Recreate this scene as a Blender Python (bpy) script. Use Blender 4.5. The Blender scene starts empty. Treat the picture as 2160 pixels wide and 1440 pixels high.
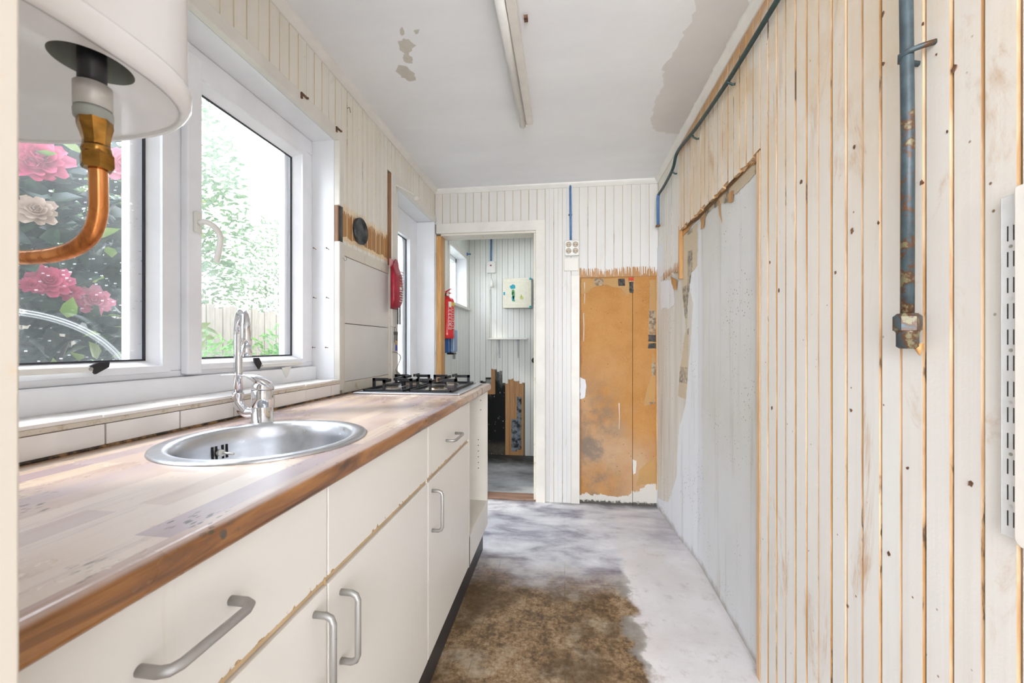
import bpy, bmesh, math, random
from mathutils import Vector, Matrix, noise as mnoise
random.seed(7)
S = bpy.context.scene
COL = S.collection

# ------------------------------------------------------------------ camera, world, lights, exposure
FPX, VX, VY, HC = 850.0, 1189.0, 729.0, 1.12      # focal length in px (2160 wide), vanishing point, eye height
TH = math.atan((VX - 1080) / FPX)
CT, ST = math.cos(TH), math.sin(TH)
cam_d = bpy.data.cameras.new('camera')
cam = bpy.data.objects.new('camera', cam_d)
COL.objects.link(cam)
cam_d.sensor_width = 36.0
cam_d.lens = FPX / 2160 * 36
cam_d.shift_y = (VY - 720) / 2160
cam_d.clip_start = 0.02
cam.location = (0, 0, HC)
cam.rotation_euler = (math.pi / 2, 0, TH)
cam_d.dof.use_dof = True
cam_d.dof.focus_distance = 1.7
cam_d.dof.aperture_fstop = 9.0
S.camera = cam

W = bpy.data.worlds.new('world')
S.world = W
W.use_nodes = True
wn = W.node_tree.nodes
wl = W.node_tree.links
bg = wn['Background']
tc = wn.new('ShaderNodeTexCoord')
sep = wn.new('ShaderNodeSeparateXYZ')
rmp = wn.new('ShaderNodeValToRGB')
wl.new(tc.outputs['Generated'], sep.inputs[0])
wl.new(sep.outputs[2], rmp.inputs[0])
rmp.color_ramp.elements[0].position = 0.0
rmp.color_ramp.elements[0].color = (0.90, 0.95, 1.0, 1)
rmp.color_ramp.elements[1].position = 0.9
rmp.color_ramp.elements[1].color = (0.74, 0.85, 1.0, 1)
wl.new(rmp.outputs[0], bg.inputs[0])
bg.inputs[1].default_value = 3.8

sun_d = bpy.data.lights.new('sun', 'SUN')
sun_d.energy = 2.0
sun_d.angle = math.radians(8)
sun_d.color = (1.0, 0.95, 0.86)
sun = bpy.data.objects.new('sun', sun_d)
COL.objects.link(sun)
sun.rotation_euler = (math.radians(38), 0, math.radians(-60))


def area(name, loc, rot, sx, sy, power, color):
    d = bpy.data.lights.new(name, 'AREA')
    d.shape = 'RECTANGLE'
    d.size, d.size_y, d.energy, d.color = sx, sy, power, color
    o = bpy.data.objects.new(name, d)
    COL.objects.link(o)
    o.location = loc
    o.rotation_euler = rot
    return o


# added fill lamps: one behind the camera's doorway, one under the scullery ceiling
area('hallway_fill_light', (0.1, -2.9, 1.5), (math.radians(90), 0, 0), 2.6, 2.2, 120, (0.93, 0.96, 1.0))
area('scullery_fill_light', (-0.35, 3.5, 2.2), (0, 0, 0), 0.5, 0.7, 1.5, (0.9, 0.96, 1.0))  # added lamp facing down inside the room, not the window itself

S.view_settings.view_transform = 'Standard'
S.view_settings.look = 'None'
S.view_settings.gamma = 1.0
S.view_settings.use_curve_mapping = False
S.view_settings.exposure = 1.1
S.cycles.use_denoising = True
S.cycles.max_bounces = 10
S.cycles.diffuse_bounces = 6
S.cycles.transparent_max_bounces = 12
S.cycles.sample_clamp_indirect = 6.0


# ------------------------------------------------------------------ where a ray of the photograph meets a real plane
def ray(px, py):
    a = (px - 1080) / FPX
    return (a * CT - ST, a * ST + CT, (VY - py) / FPX)


def onX(px, py, X):
    r = ray(px, py)
    t = X / r[0]
    return (X, t * r[1], HC + t * r[2])


def onY(px, py, Y):
    r = ray(px, py)
    t = Y / r[1]
    return (t * r[0], Y, HC + t * r[2])


def onZ(px, py, Z):
    r = ray(px, py)
    t = (Z - HC) / r[2]
    return (t * r[0], t * r[1], Z)


# ------------------------------------------------------------------ material builder
class M:
    def __init__(s, name):
        s.m = bpy.data.materials.new(name)
        s.m.use_nodes = True
        s.t = s.m.node_tree
        s.n = s.t.nodes
        s.b = s.n['Principled BSDF']
        s.out = s.n['Material Output']
        g = s.n.new('ShaderNodeNewGeometry')
        s.pos = g.outputs['Position']
        sp = s.n.new('ShaderNodeSeparateXYZ')
        s.t.links.new(s.pos, sp.inputs[0])
        s.x, s.y, s.z = sp.outputs

    def link(s, a, b):
        if isinstance(a, (int, float)):
            b.default_value = a if b.type == 'VALUE' else (a, a, a, 1)[:len(b.default_value)]
        elif isinstance(a, tuple):
            b.default_value = a if len(a) == len(b.default_value) else (a + (1,))[:len(b.default_value)]
        else:
            s.t.links.new(a, b)

    def math(s, op, a, b=0.0, c=0.0, clamp=False):
        n = s.n.new('ShaderNodeMath')
        n.operation = op
        n.use_clamp = clamp
        s.link(a, n.inputs[0])
        s.link(b, n.inputs[1])
        s.link(c, n.inputs[2])
        return n.outputs[0]

    def vec(s, x, y, z):
        n = s.n.new('ShaderNodeCombineXYZ')
        s.link(x, n.inputs[0]); s.link(y, n.inputs[1]); s.link(z, n.inputs[2])
        return n.outputs[0]

    def mp(s, scale, v=None, loc=(0, 0, 0)):
        n = s.n.new('ShaderNodeMapping')
        s.t.links.new(v or s.pos, n.inputs[0])
        n.inputs['Scale'].default_value = scale
        n.inputs['Location'].default_value = loc
        return n.outputs[0]

    def noise(s, scale=5.0, v=None, detail=4.0, rough=0.55, dist=0.0, sc3=None, loc=(0, 0, 0), color=False):
        n = s.n.new('ShaderNodeTexNoise')
        if sc3:
            v = s.mp(sc3, v, loc)
            scale = 1.0
        elif loc != (0, 0, 0):
            v = s.mp((1, 1, 1), v, loc)
        s.t.links.new(v or s.pos, n.inputs['Vector'])
        n.inputs['Scale'].default_value = scale
        n.inputs['Detail'].default_value = detail
        n.inputs['Roughness'].default_value = rough
        n.inputs['Distortion'].default_value = dist
        return n.outputs[1] if color else n.outputs[0]

    def voro(s, scale, v=None, feature='F1', sc3=None):
        n = s.n.new('ShaderNodeTexVoronoi')
        n.feature = feature
        if sc3:
            v = s.mp(sc3, v)
            scale = 1.0
        s.t.links.new(v or s.pos, n.inputs['Vector'])
        n.inputs['Scale'].default_value = scale
        return n.outputs[0]

    def white(s, v):
        n = s.n.new('ShaderNodeTexWhiteNoise')
        n.noise_dimensions = '3D'
        s.t.links.new(v, n.inputs[0])
        return n.outputs[0]

    def step(s, a, lo, hi, to0=0.0, to1=1.0):
        n = s.n.new('ShaderNodeMapRange')
        n.interpolation_type = 'SMOOTHSTEP'
        s.link(a, n.inputs[0])
        n.inputs[1].default_value = lo
        n.inputs[2].default_value = hi
        n.inputs[3].default_value = to0
        n.inputs[4].default_value = to1
        return n.outputs[0]

    def ramp(s, a, pts, const=False):
        n = s.n.new('ShaderNodeValToRGB')
        s.link(a, n.inputs[0])
        cr = n.color_ramp
        if const:
            cr.interpolation = 'CONSTANT'
        while len(cr.elements) < len(pts):
            cr.elements.new(0.5)
        for e, (p, c) in zip(cr.elements, pts):
            e.position = p
            e.color = tuple(c) + (1,)
        return n.outputs[0]

    def mix(s, f, a, b, mode='MIX'):
        n = s.n.new('ShaderNodeMix')
        n.data_type = 'RGBA'
        n.blend_type = mode
        s.link(f, n.inputs[0])
        s.link(a, n.inputs[6])
        s.link(b, n.inputs[7])
        return n.outputs[2]

    def rnd(s):
        return s.n.new('ShaderNodeObjectInfo').outputs['Random']

    def bump(s, h, strength=0.3, dist=0.002):
        n = s.n.new('ShaderNodeBump')
        n.inputs['Strength'].default_value = strength
        n.inputs['Distance'].default_value = dist
        s.link(h, n.inputs['Height'])
        s.t.links.new(n.outputs[0], s.b.inputs['Normal'])

    def fin(s, color, rough=0.5, metal=0.0, spec=0.5, coat=0.0):
        s.link(color, s.b.inputs['Base Color'])
        s.link(rough, s.b.inputs['Roughness'])
        s.link(metal, s.b.inputs['Metallic'])
        s.b.inputs['Specular IOR Level'].default_value = spec
        s.b.inputs['Coat Weight'].default_value = coat
        return s.m


def plain(name, col, rough=0.5, metal=0.0, var=0.06, scale=30.0, bump=0.0, coat=0.0):
    m = M(name)
    f = m.noise(scale)
    d = tuple(max(0, c * (1 - var * 2)) for c in col)
    c = m.mix(m.step(f, 0.35, 0.7), col, d)
    if bump:
        m.bump(f, bump, 0.001)
    return m.fin(c, rough, metal, coat=coat)


CREAM = (0.76, 0.72, 0.64)


def paint_boards(name, base, top_tint, stain, amt, zlo, zhi, raw=None):
    """Old painted matchboard: brush streaks, brown leaks and specks; raw = (kind, ...) bare wood bands with dripping paint."""
    m = M(name)
    streak = m.noise(sc3=(60, 60, 1.2), detail=3)
    blot = m.noise(2.6, detail=6, rough=0.62, dist=0.4)
    rise = m.step(m.z, zlo, zhi)
    rowtone = m.rnd()
    c = m.mix(m.math('MULTIPLY', rise, m.step(blot, 0.2, 0.7)), base, top_tint)
    c = m.mix(m.step(streak, 0.45, 0.75, 0, 0.28), c, tuple(v * 0.82 for v in base))
    c = m.mix(m.math('MULTIPLY', rowtone, 0.13), c, tuple(v * 0.84 for v in top_tint))
    if name == 'warm_painted_board':
        ts = m.math('ADD', m.z, m.math('MULTIPLY', m.noise(7, detail=6), 0.16))
        tk = m.math('MULTIPLY', m.step(ts, 2.245, 2.31), m.step(m.y, 1.15, 1.4, 0.25, 0.85))
        c = m.mix(tk, c, (0.46, 0.23, 0.07))
        mid = m.math('MULTIPLY', m.step(m.noise(4.5, detail=7, rough=0.7, loc=(2, 8, 8)), 0.5, 0.72, 0, 0.55), m.step(m.z, 1.4, 1.9))
        c = m.mix(mid, c, (0.62, 0.42, 0.22))
    # leaks and cobweb-like smears
    leak = m.noise(sc3=(7, 7, 2.2), detail=7, rough=0.7, dist=1.2, loc=(3, 1, 2))
    c = m.mix(m.math('MULTIPLY', m.step(leak, 0.57, 0.74), amt), c, stain)
    # specks
    sp = m.voro(26, sc3=None)
    sel = m.noise(4.0, loc=(9, 2, 5))
    spm = m.math('MULTIPLY', m.step(sp, 0.035, 0.085, 1, 0), m.step(sel, 0.44, 0.56))
    c = m.mix(m.math('MULTIPLY', spm, min(1, amt * 1.4)), c, (0.22, 0.12, 0.05))
    if raw:
        u = m.math('ADD', m.x, m.y)
        d1 = m.noise(sc3=(1, 1, 0.0), v=m.vec(m.math('MULTIPLY', u, 130), 3.1, 0.0), detail=1.5, rough=0.5)
        d1 = m.step(d1, 0.42, 0.66)
        grain = m.noise(sc3=(90, 90, 5), detail=4)
        wood = m.mix(grain, (0.30, 0.13, 0.035), (0.52, 0.27, 0.09))
        prim = (0.78, 0.62, 0.40)
        wob = m.math('MULTIPLY', m.math('SUBTRACT', m.noise(18), 0.5), 0.05)
        zt = m.math('ADD', m.math('ADD', m.z, wob), m.math('MULTIPLY', d1, raw[3]))
        keep = m.step(zt, raw[1], raw[1] + 0.002)
        c2 = m.mix(keep, wood, c)
        if raw[2] is not None:
            low = m.step(m.math('ADD', m.z, m.math('MULTIPLY', wob, 0.6)), raw[2], raw[2] + 0.003)
            pr = m.step(m.math('ADD', m.z, wob), raw[2] + 0.018, raw[2] + 0.022)
            c2 = m.mix(pr, prim, c2)
            c2 = m.mix(low, c, c2)
            edge = m.step(zt, raw[1] + 0.02, raw[1] + 0.024)
            c2 = m.mix(m.math('MULTIPLY', m.math('SUBTRACT', 1.0, edge), m.math('MULTIPLY', keep, 0.9)), c2, prim)
        c = c2
    m.bump(m.math('ADD', streak, m.math('MULTIPLY', m.noise(140, detail=2), 0.5)), 0.25, 0.0015)
    return m.fin(c, 0.42, spec=0.4)


MAT = {}
MAT['board_right'] = paint_boards('warm_painted_board', (0.78, 0.76, 0.72), (0.72, 0.57, 0.38), (0.50, 0.29, 0.12), 0.75, 0.9, 2.2)
MAT['board_left'] = paint_boards('cream_painted_board', (0.80, 0.78, 0.72), (0.74, 0.68, 0.57), (0.50, 0.36, 0.2), 0.35, 1.5, 2.4)
MAT['board_left_raw'] = paint_boards('cream_board_with_bare_band', (0.80, 0.78, 0.72), (0.74, 0.68, 0.57), (0.50, 0.36, 0.2), 0.3, 1.5, 2.4, raw=(0, 1.715, 1.575, 0.03))
MAT['board_back'] = paint_boards('off_white_painted_board', (0.69, 0.68, 0.66), (0.68, 0.64, 0.58), (0.50, 0.36, 0.2), 0.25, 1.6, 2.5)
MAT['board_back_raw'] = paint_boards('off_white_board_with_paint_drips', (0.69, 0.68, 0.66), (0.68, 0.64, 0.58), (0.50, 0.36, 0.2), 0.25, 1.6, 2.5, raw=(0, 1.668, None, 0.055))
MAT['board_corner_raw'] = paint_boards('white_board_with_torn_foot', (0.76, 0.75, 0.71), (0.70, 0.65, 0.55), (0.50, 0.36, 0.2), 0.25, 1.6, 2.5, raw=(0, 1.60, None, 0.06))
MAT['board_scullery'] = paint_boards('pale_green_white_board', (0.79, 0.80, 0.77), (0.75, 0.76, 0.70), (0.4, 0.34, 0.24), 0.25, 1.2, 2.5)


def groove(name, a, b, dark, lo=0.30, hi=0.62):
    m = M(name)
    n = m.noise(sc3=(20, 20, 2.2), detail=5, rough=0.65)
    c = m.mix(m.step(n, lo, hi), a, b)
    n2 = m.noise(sc3=(33, 33, 4.0), detail=5, rough=0.7, loc=(4, 4, 1))
    c = m.mix(m.step(n2, 0.60, 0.66), c, dark)
    return m.fin(c, 0.55)


MAT['groove_right'] = groove('orange_stained_joint', (0.74, 0.53, 0.33), (0.44, 0.23, 0.08), (0.12, 0.06, 0.02), 0.35, 0.60)
MAT['groove_left'] = groove('tan_joint', (0.70, 0.62, 0.48), (0.58, 0.47, 0.31), (0.30, 0.22, 0.14))
MAT['groove_back'] = groove('faint_joint', (0.72, 0.68, 0.60), (0.62, 0.54, 0.42), (0.30, 0.22, 0.14))
MAT['gap'] = plain('dark_gap', (0.20, 0.12, 0.06), 0.8)
MAT['joint_scull'] = groove('grey_green_joint', (0.60, 0.61, 0.54), (0.46, 0.46, 0.39), (0.2, 0.19, 0.15))
MAT['gap_scull'] = plain('dark_gap_grey', (0.18, 0.17, 0.14), 0.8)


def wood(name, a, b, scale, axis_sc, rough=0.5, dark=None):
    m = M(name)
    w = m.noise(scale, detail=6, rough=0.6, dist=0.6, sc3=axis_sc)
    c = m.mix(m.step(w, 0.3, 0.7), a, b)
    f = m.noise(sc3=tuple(v * 4 for v in axis_sc), detail=2)
    c = m.mix(m.step(f, 0.5, 0.75, 0, 0.4), c, tuple(v * 0.6 for v in a))
    if dark:
        k = m.noise(3.0, detail=6, rough=0.7)
        c = m.mix(m.step(k, dark[0], dark[1]), c, (0.03, 0.025, 0.02))
    m.bump(w, 0.2, 0.001)
    return m.fin(c, rough)


MAT['bare_jamb'] = wood('bare_orange_jamb', (0.50, 0.24, 0.07), (0.66, 0.38, 0.15), 1, (60, 60, 4))
MAT['bare_batten'] = wood('bare_pine_batten', (0.62, 0.40, 0.22), (0.74, 0.54, 0.34), 1, (50, 50, 3))
MAT['bare_stick'] = wood('dark_bare_batten', (0.20, 0.10, 0.05), (0.34, 0.18, 0.09), 1, (50, 50, 3))
MAT['torn_wood'] = wood('torn_orange_wood', (0.44, 0.21, 0.06), (0.60, 0.34, 0.13), 1, (30, 30, 3))
MAT['rotten_wood'] = wood('stripped_brown_board', (0.36, 0.17, 0.06), (0.50, 0.26, 0.09), 1, (70, 70, 4))
MAT['threshold'] = wood('worn_red_threshold', (0.16, 0.085, 0.06), (0.30, 0.19, 0.14), 1, (3, 40, 40), 0.6, (0.5, 0.7))


def mat_hardboard():
    m = M('stained_orange_hardboard')
    a = m.noise(5, detail=8, rough=0.65)
    c = m.mix(m.step(a, 0.3, 0.7), (0.50, 0.25, 0.075), (0.43, 0.19, 0.048))
    fine = m.noise(90, detail=3)
    c = m.mix(m.step(fine, 0.5, 0.7, 0, 0.25), c, (0.56, 0.35, 0.18))
    low = m.step(m.z, 1.25, 0.35)
    pale = m.noise(2.2, detail=5, loc=(2, 2, 2))
    c = m.mix(m.math('MULTIPLY', low, m.step(pale, 0.35, 0.65, 0, 0.75)), c, (0.53, 0.37, 0.24))
    mold = m.noise(4.2, detail=9, rough=0.72, loc=(5, 1, 1))
    xm = m.step(m.x, 0.50, 0.24)
    zz = m.step(m.z, 1.0, 0.55)
    c = m.mix(m.math('MULTIPLY', m.math('MULTIPLY', xm, zz), m.step(mold, 0.40, 0.62, 0, 0.85)), c, (0.20, 0.16, 0.13))
    dot = m.voro(30)
    c = m.mix(m.math('MULTIPLY', m.step(dot, 0.06, 0.12, 1, 0), m.step(m.noise(6), 0.5, 0.6)), c, (0.12, 0.07, 0.04))
    # dark left edge
    c = m.mix(m.step(m.math('ADD', m.x, m.math('MULTIPLY', m.noise(12), 0.03)), 0.150, 0.128, 0, 0.8), c, (0.27, 0.12, 0.04))
    # plaster showing along the foot
    j = m.math('ADD', m.z, m.math('MULTIPLY', m.noise(22, detail=5), -0.10))
    j = m.math('SUBTRACT', j, m.math('MULTIPLY', m.step(m.x, 0.40, 0.66), 0.10))
    c = m.mix(m.step(j, 0.012, 0.016, 1, 0), c, (0.62, 0.59, 0.53))
    j2 = m.math('ADD', m.z, m.math('MULTIPLY', m.noise(60, detail=3), -0.05))
    c = m.mix(m.step(j2, -0.012, 0.004, 1, 0), c, (0.10, 0.09, 0.08))
    m.bump(fine, 0.15, 0.001)
    return m.fin(c, 0.7, spec=0.3)


MAT['hardboard'] = mat_hardboard()


def mat_plaster():
    m = M('white_plaster_with_mould')
    a = m.noise(1.6, detail=6, rough=0.6)
    c = m.mix(m.step(a, 0.3, 0.7), (0.66, 0.65, 0.61), (0.74, 0.74, 0.73))
    # brighter blue-white at the far end and low down
    far = m.step(m.math('ADD', m.y, m.math('MULTIPLY', m.noise(3), 0.05)), 2.145, 2.16)
    c = m.mix(m.math('MULTIPLY', far, 0.7), c, (0.76, 0.78, 0.82))
    low = m.step(m.math('ADD', m.z, m.math('MULTIPLY', m.noise(4), 0.4)), 0.95, 0.45)
    c = m.mix(m.math('MULTIPLY', low, 0.5), c, (0.76, 0.78, 0.82))
    s = m.noise(sc3=(3, 14, 0.9), detail=6, rough=0.65)
    c = m.mix(m.step(s, 0.50, 0.70, 0, 0.6), c, (0.52, 0.48, 0.42))
    d = m.voro(55)
    sel = m.noise(3.2, detail=5, loc=(7, 3, 1))
    c = m.mix(m.math('MULTIPLY', m.step(d, 0.10, 0.2, 1, 0), m.step(sel, 0.50, 0.62)), c, (0.22, 0.18, 0.14))
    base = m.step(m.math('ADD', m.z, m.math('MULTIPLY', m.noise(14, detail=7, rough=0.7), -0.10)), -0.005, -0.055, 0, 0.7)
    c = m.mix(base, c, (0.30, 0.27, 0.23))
    m.bump(m.math('ADD', m.noise(120, detail=3), m.math('MULTIPLY', a, 2)), 0.25, 0.002)
    return m.fin(c, 0.8, spec=0.2)


MAT['plaster'] = mat_plaster()


def mat_old_wall():
    m = M('old_distemper_wall')
    a = m.noise(sc3=(4, 18, 1.2), detail=7, rough=0.6)
    c = m.mix(m.step(a, 0.35, 0.65), (0.62, 0.58, 0.51), (0.70, 0.68, 0.63))
    g = m.noise(sc3=(3, 22, 0.7), detail=5, loc=(1, 2, 3))
    c = m.mix(m.step(g, 0.58, 0.70, 0, 0.7), c, (0.40, 0.33, 0.26))
    d = m.voro(60)
    c = m.mix(m.math('MULTIPLY', m.step(d, 0.1, 0.2, 1, 0), m.step(m.noise(5), 0.5, 0.6)), c, (0.2, 0.15, 0.1))
    return m.fin(c, 0.75, spec=0.2)


MAT['old_wall'] = mat_old_wall()


def mat_news(name, paper, tint):
    m = M(name)
    u = m.math('ADD', m.x, m.y)
    ln = m.math('SINE', m.math('MULTIPLY', m.z, 900))
    word = m.noise(sc3=(1, 1, 1), v=m.vec(m.math('MULTIPLY', u, 260), 0.0, m.math('MULTIPLY', m.z, 143)), detail=1)
    txt = m.math('MULTIPLY', m.step(ln, 0.1, 0.5), m.step(word, 0.40, 0.5))
    blk = m.white(m.vec(m.math('FLOOR', m.math('MULTIPLY', u, 16)), 1.0, m.math('FLOOR', m.math('MULTIPLY', m.z, 11))))
    pic = m.step(blk, 0.72, 0.73)
    c = m.mix(m.math('MULTIPLY', txt, 0.45), paper, (0.20, 0.16, 0.12))
    pc = m.mix(m.step(m.noise(45, detail=5), 0.4, 0.6), (0.12, 0.11, 0.10), (0.42, 0.36, 0.28))
    c = m.mix(m.math('MULTIPLY', pic, 0.8), c, pc)
    c = m.mix(m.step(m.noise(8), 0.4, 0.7, 0, 0.5), c, tint)
    return m.fin(c, 0.8, spec=0.2)


MAT['news'] = mat_news('old_newspaper', (0.62, 0.52, 0.38), (0.66, 0.54, 0.38))
MAT['news_orange'] = mat_news('glue_stained_newspaper', (0.50, 0.30, 0.12), (0.56, 0.31, 0.11))
MAT['ink'] = plain('printed_photo_block', (0.10, 0.09, 0.08), 0.8, var=0.4, scale=60)
MAT['red_print'] = plain('red_print_block', (0.55, 0.07, 0.03), 0.8)


def mat_floor():
    m = M('bare_stained_floor')
    f = m.noise(60, detail=8, rough=0.75)
    g = m.noise(7, detail=8, rough=0.7, dist=0.3)
    # brown glue residue
    f2 = m.noise(22, detail=9, rough=0.8)
    br = m.ramp(m.math('ADD', m.math('MULTIPLY', g, 0.35), m.math('ADD', m.math('MULTIPLY', f, 0.35), m.math('MULTIPLY', f2, 0.30))),
                [(0.39, (0.045, 0.027, 0.013)), (0.46, (0.13, 0.08, 0.04)), (0.51, (0.29, 0.185, 0.095)), (0.57, (0.42, 0.33, 0.22)), (0.64, (0.52, 0.46, 0.36))])
    g2 = m.noise(sc3=(2.5, 6.0, 1), detail=7, rough=0.65, dist=0.3)
    big = m.noise(3.2, detail=6, rough=0.6, loc=(0, 4, 0))
    br = m.mix(m.step(big, 0.45, 0.62, 0, 0.75), br, (0.085, 0.05, 0.022))
    br = m.mix(m.step(m.noise(4.0, detail=6, rough=0.6, loc=(8, 4, 0)), 0.54, 0.66, 0, 0.6), br, (0.50, 0.43, 0.33))
    bl = m.ramp(g2, [(0.32, (0.20, 0.19, 0.26)), (0.43, (0.40, 0.395, 0.46)), (0.52, (0.62, 0.63, 0.67)), (0.66, (0.80, 0.81, 0.84))])  # far floor: dirty greys with the window's bluish daylight cast mixed in
    g3 = m.noise(3.0, detail=6, rough=0.6)
    wh = m.mix(m.step(g3, 0.35, 0.65), (0.66, 0.63, 0.62), (0.76, 0.74, 0.75))
    wh = m.mix(m.step(m.noise(14, detail=8, rough=0.75), 0.53, 0.68, 0, 0.5), wh, (0.42, 0.38, 0.33))
    wob = m.math('MULTIPLY', m.math('SUBTRACT', m.noise(3.5, detail=7, rough=0.6), 0.5), 0.55)
    wob2 = m.math('MULTIPLY', m.math('SUBTRACT', m.noise(5.5, detail=6, rough=0.6, loc=(5, 5, 0)), 0.5), 0.35)
    yb = m.math('ADD', m.y, wob)
    xb = m.math('ADD', m.x, wob2)
    c = m.mix(m.step(yb, 1.80, 2.14), br, bl)
    right = m.step(xb, 0.27, 0.33)
    farR = m.math('SUBTRACT', 1.0, m.step(yb, 2.15, 2.5, 0, 0.55))
    c = m.mix(m.math('MULTIPLY', right, farR), c, wh)
    # grey patch stains along the edge of the glue
    e = m.math('ABSOLUTE', m.math('SUBTRACT', xb, 0.285))
    sel = m.step(m.noise(4.5, loc=(1, 7, 0)), 0.48, 0.55)
    c = m.mix(m.math('MULTIPLY', m.math('MULTIPLY', m.step(e, 0.045, 0.015), sel), m.step(m.y, 2.1, 1.9, 0, 0.75)), c, (0.30, 0.29, 0.27))
    # 30 cm tile joints left in the glue
    for ax, off in ((m.x, 0.06), (m.y, 0.12)):
        fr = m.math('FRACT', m.math('DIVIDE', m.math('ADD', ax, 10 + off), 0.33))
        d = m.math('ABSOLUTE', m.math('SUBTRACT', fr, 0.5))
        jl = m.math('MULTIPLY', m.step(d, 0.012, 0.004), m.math('MULTIPLY', m.step(m.noise(12, loc=(2, 2, 0)), 0.35, 0.6, 0, 0.55), m.step(xb, 0.30, 0.24, 0.06, 1)))
        c = m.mix(m.math('MULTIPLY', jl, m.step(yb, 2.1, 1.95, 0.15, 1)), c, (0.12, 0.09, 0.06))
    # near-black band along the foot of the back wall
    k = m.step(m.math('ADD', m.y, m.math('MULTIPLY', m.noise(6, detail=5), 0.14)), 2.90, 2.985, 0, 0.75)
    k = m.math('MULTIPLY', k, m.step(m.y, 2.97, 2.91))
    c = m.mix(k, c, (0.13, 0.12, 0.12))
    # the scullery floor
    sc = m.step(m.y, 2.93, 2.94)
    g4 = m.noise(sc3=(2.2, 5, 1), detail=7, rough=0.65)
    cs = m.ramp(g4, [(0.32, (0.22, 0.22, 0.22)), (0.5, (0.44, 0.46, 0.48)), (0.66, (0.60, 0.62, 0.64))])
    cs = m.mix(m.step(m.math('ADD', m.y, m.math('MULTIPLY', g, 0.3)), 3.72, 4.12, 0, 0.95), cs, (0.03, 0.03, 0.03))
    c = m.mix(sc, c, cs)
    m.bump(m.math('ADD', f, g), 0.3, 0.003)
    r = m.step(g, 0.3, 0.7, 0.38, 0.7)
    return m.fin(c, r, spec=0.4)


MAT['floor'] = mat_floor()


def mat_ceiling():
    m = M('white_ceiling_paint')
    a = m.noise(sc3=(1.2, 3.5, 1), detail=5, rough=0.6)
    c = m.mix(m.step(a, 0.3, 0.7), (0.80, 0.805, 0.82), (0.85, 0.855, 0.865))
    y = m.noise(2.0, detail=4, loc=(4, 0, 0))
    c = m.mix(m.math('MULTIPLY', m.step(m.x, 0.42, 0.62), m.step(y, 0.45, 0.65, 0, 0.5)), c, (0.62, 0.52, 0.36))
    m.bump(m.noise(sc3=(8, 25, 8), detail=4), 0.18, 0.002)
    return m.fin(c, 0.75, spec=0.2)


MAT['ceiling'] = mat_ceiling()
MAT['bare_ceiling'] = plain('bare_greige_ceiling', (0.70, 0.685, 0.66), 0.8, var=0.04, scale=5)
MAT['peeled'] = plain('peeled_paint_base', (0.60, 0.565, 0.50), 0.8, var=0.04)
MAT['trim'] = plain('cream_gloss_trim', (0.74, 0.71, 0.65), 0.38, var=0.05, scale=6)
MAT['cornice'] = plain('white_cornice', (0.78, 0.76, 0.71), 0.5, var=0.04, scale=9)
MAT['reveal'] = plain('white_reveal_panel', (0.82, 0.83, 0.85), 0.35, var=0.03, scale=4)
MAT['pvc'] = plain('white_window_plastic', (0.87, 0.885, 0.92), 0.28, var=0.03, scale=7)
MAT['gasket'] = plain('black_gasket', (0.02, 0.022, 0.03), 0.5)
MAT['panel'] = plain('off_white_hardboard', (0.78, 0.765, 0.735), 0.42, var=0.04, scale=3)
MAT['tile'] = plain('white_glazed_tile', (0.88, 0.86, 0.84), 0.18, var=0.03, scale=9)


def dirty(name, col, d, lo, hi, sc, rough=0.4, metal=0.0):
    m = M(name)
    n = m.noise(sc, detail=7, rough=0.7)
    c = m.mix(m.step(n, lo, hi), col, d)
    return m.fin(c, rough, metal)


MAT['mortar'] = dirty('dirty_cream_edge', (0.66, 0.61, 0.52), (0.38, 0.27, 0.13), 0.50, 0.72, 55, 0.6)
MAT['grout'] = dirty('brown_mouldy_sealant', (0.30, 0.17, 0.07), (0.02, 0.016, 0.012), 0.38, 0.52, 24, 0.6)
MAT['old_frame'] = dirty('yellowed_frame_paint', (0.70, 0.66, 0.57), (0.44, 0.30, 0.16), 0.56, 0.74, 14, 0.45)
MAT['jamb_near'] = dirty('cream_jamb_paint', (0.55, 0.50, 0.42), (0.60, 0.40, 0.20), 0.60, 0.74, 16, 0.5)


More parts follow.
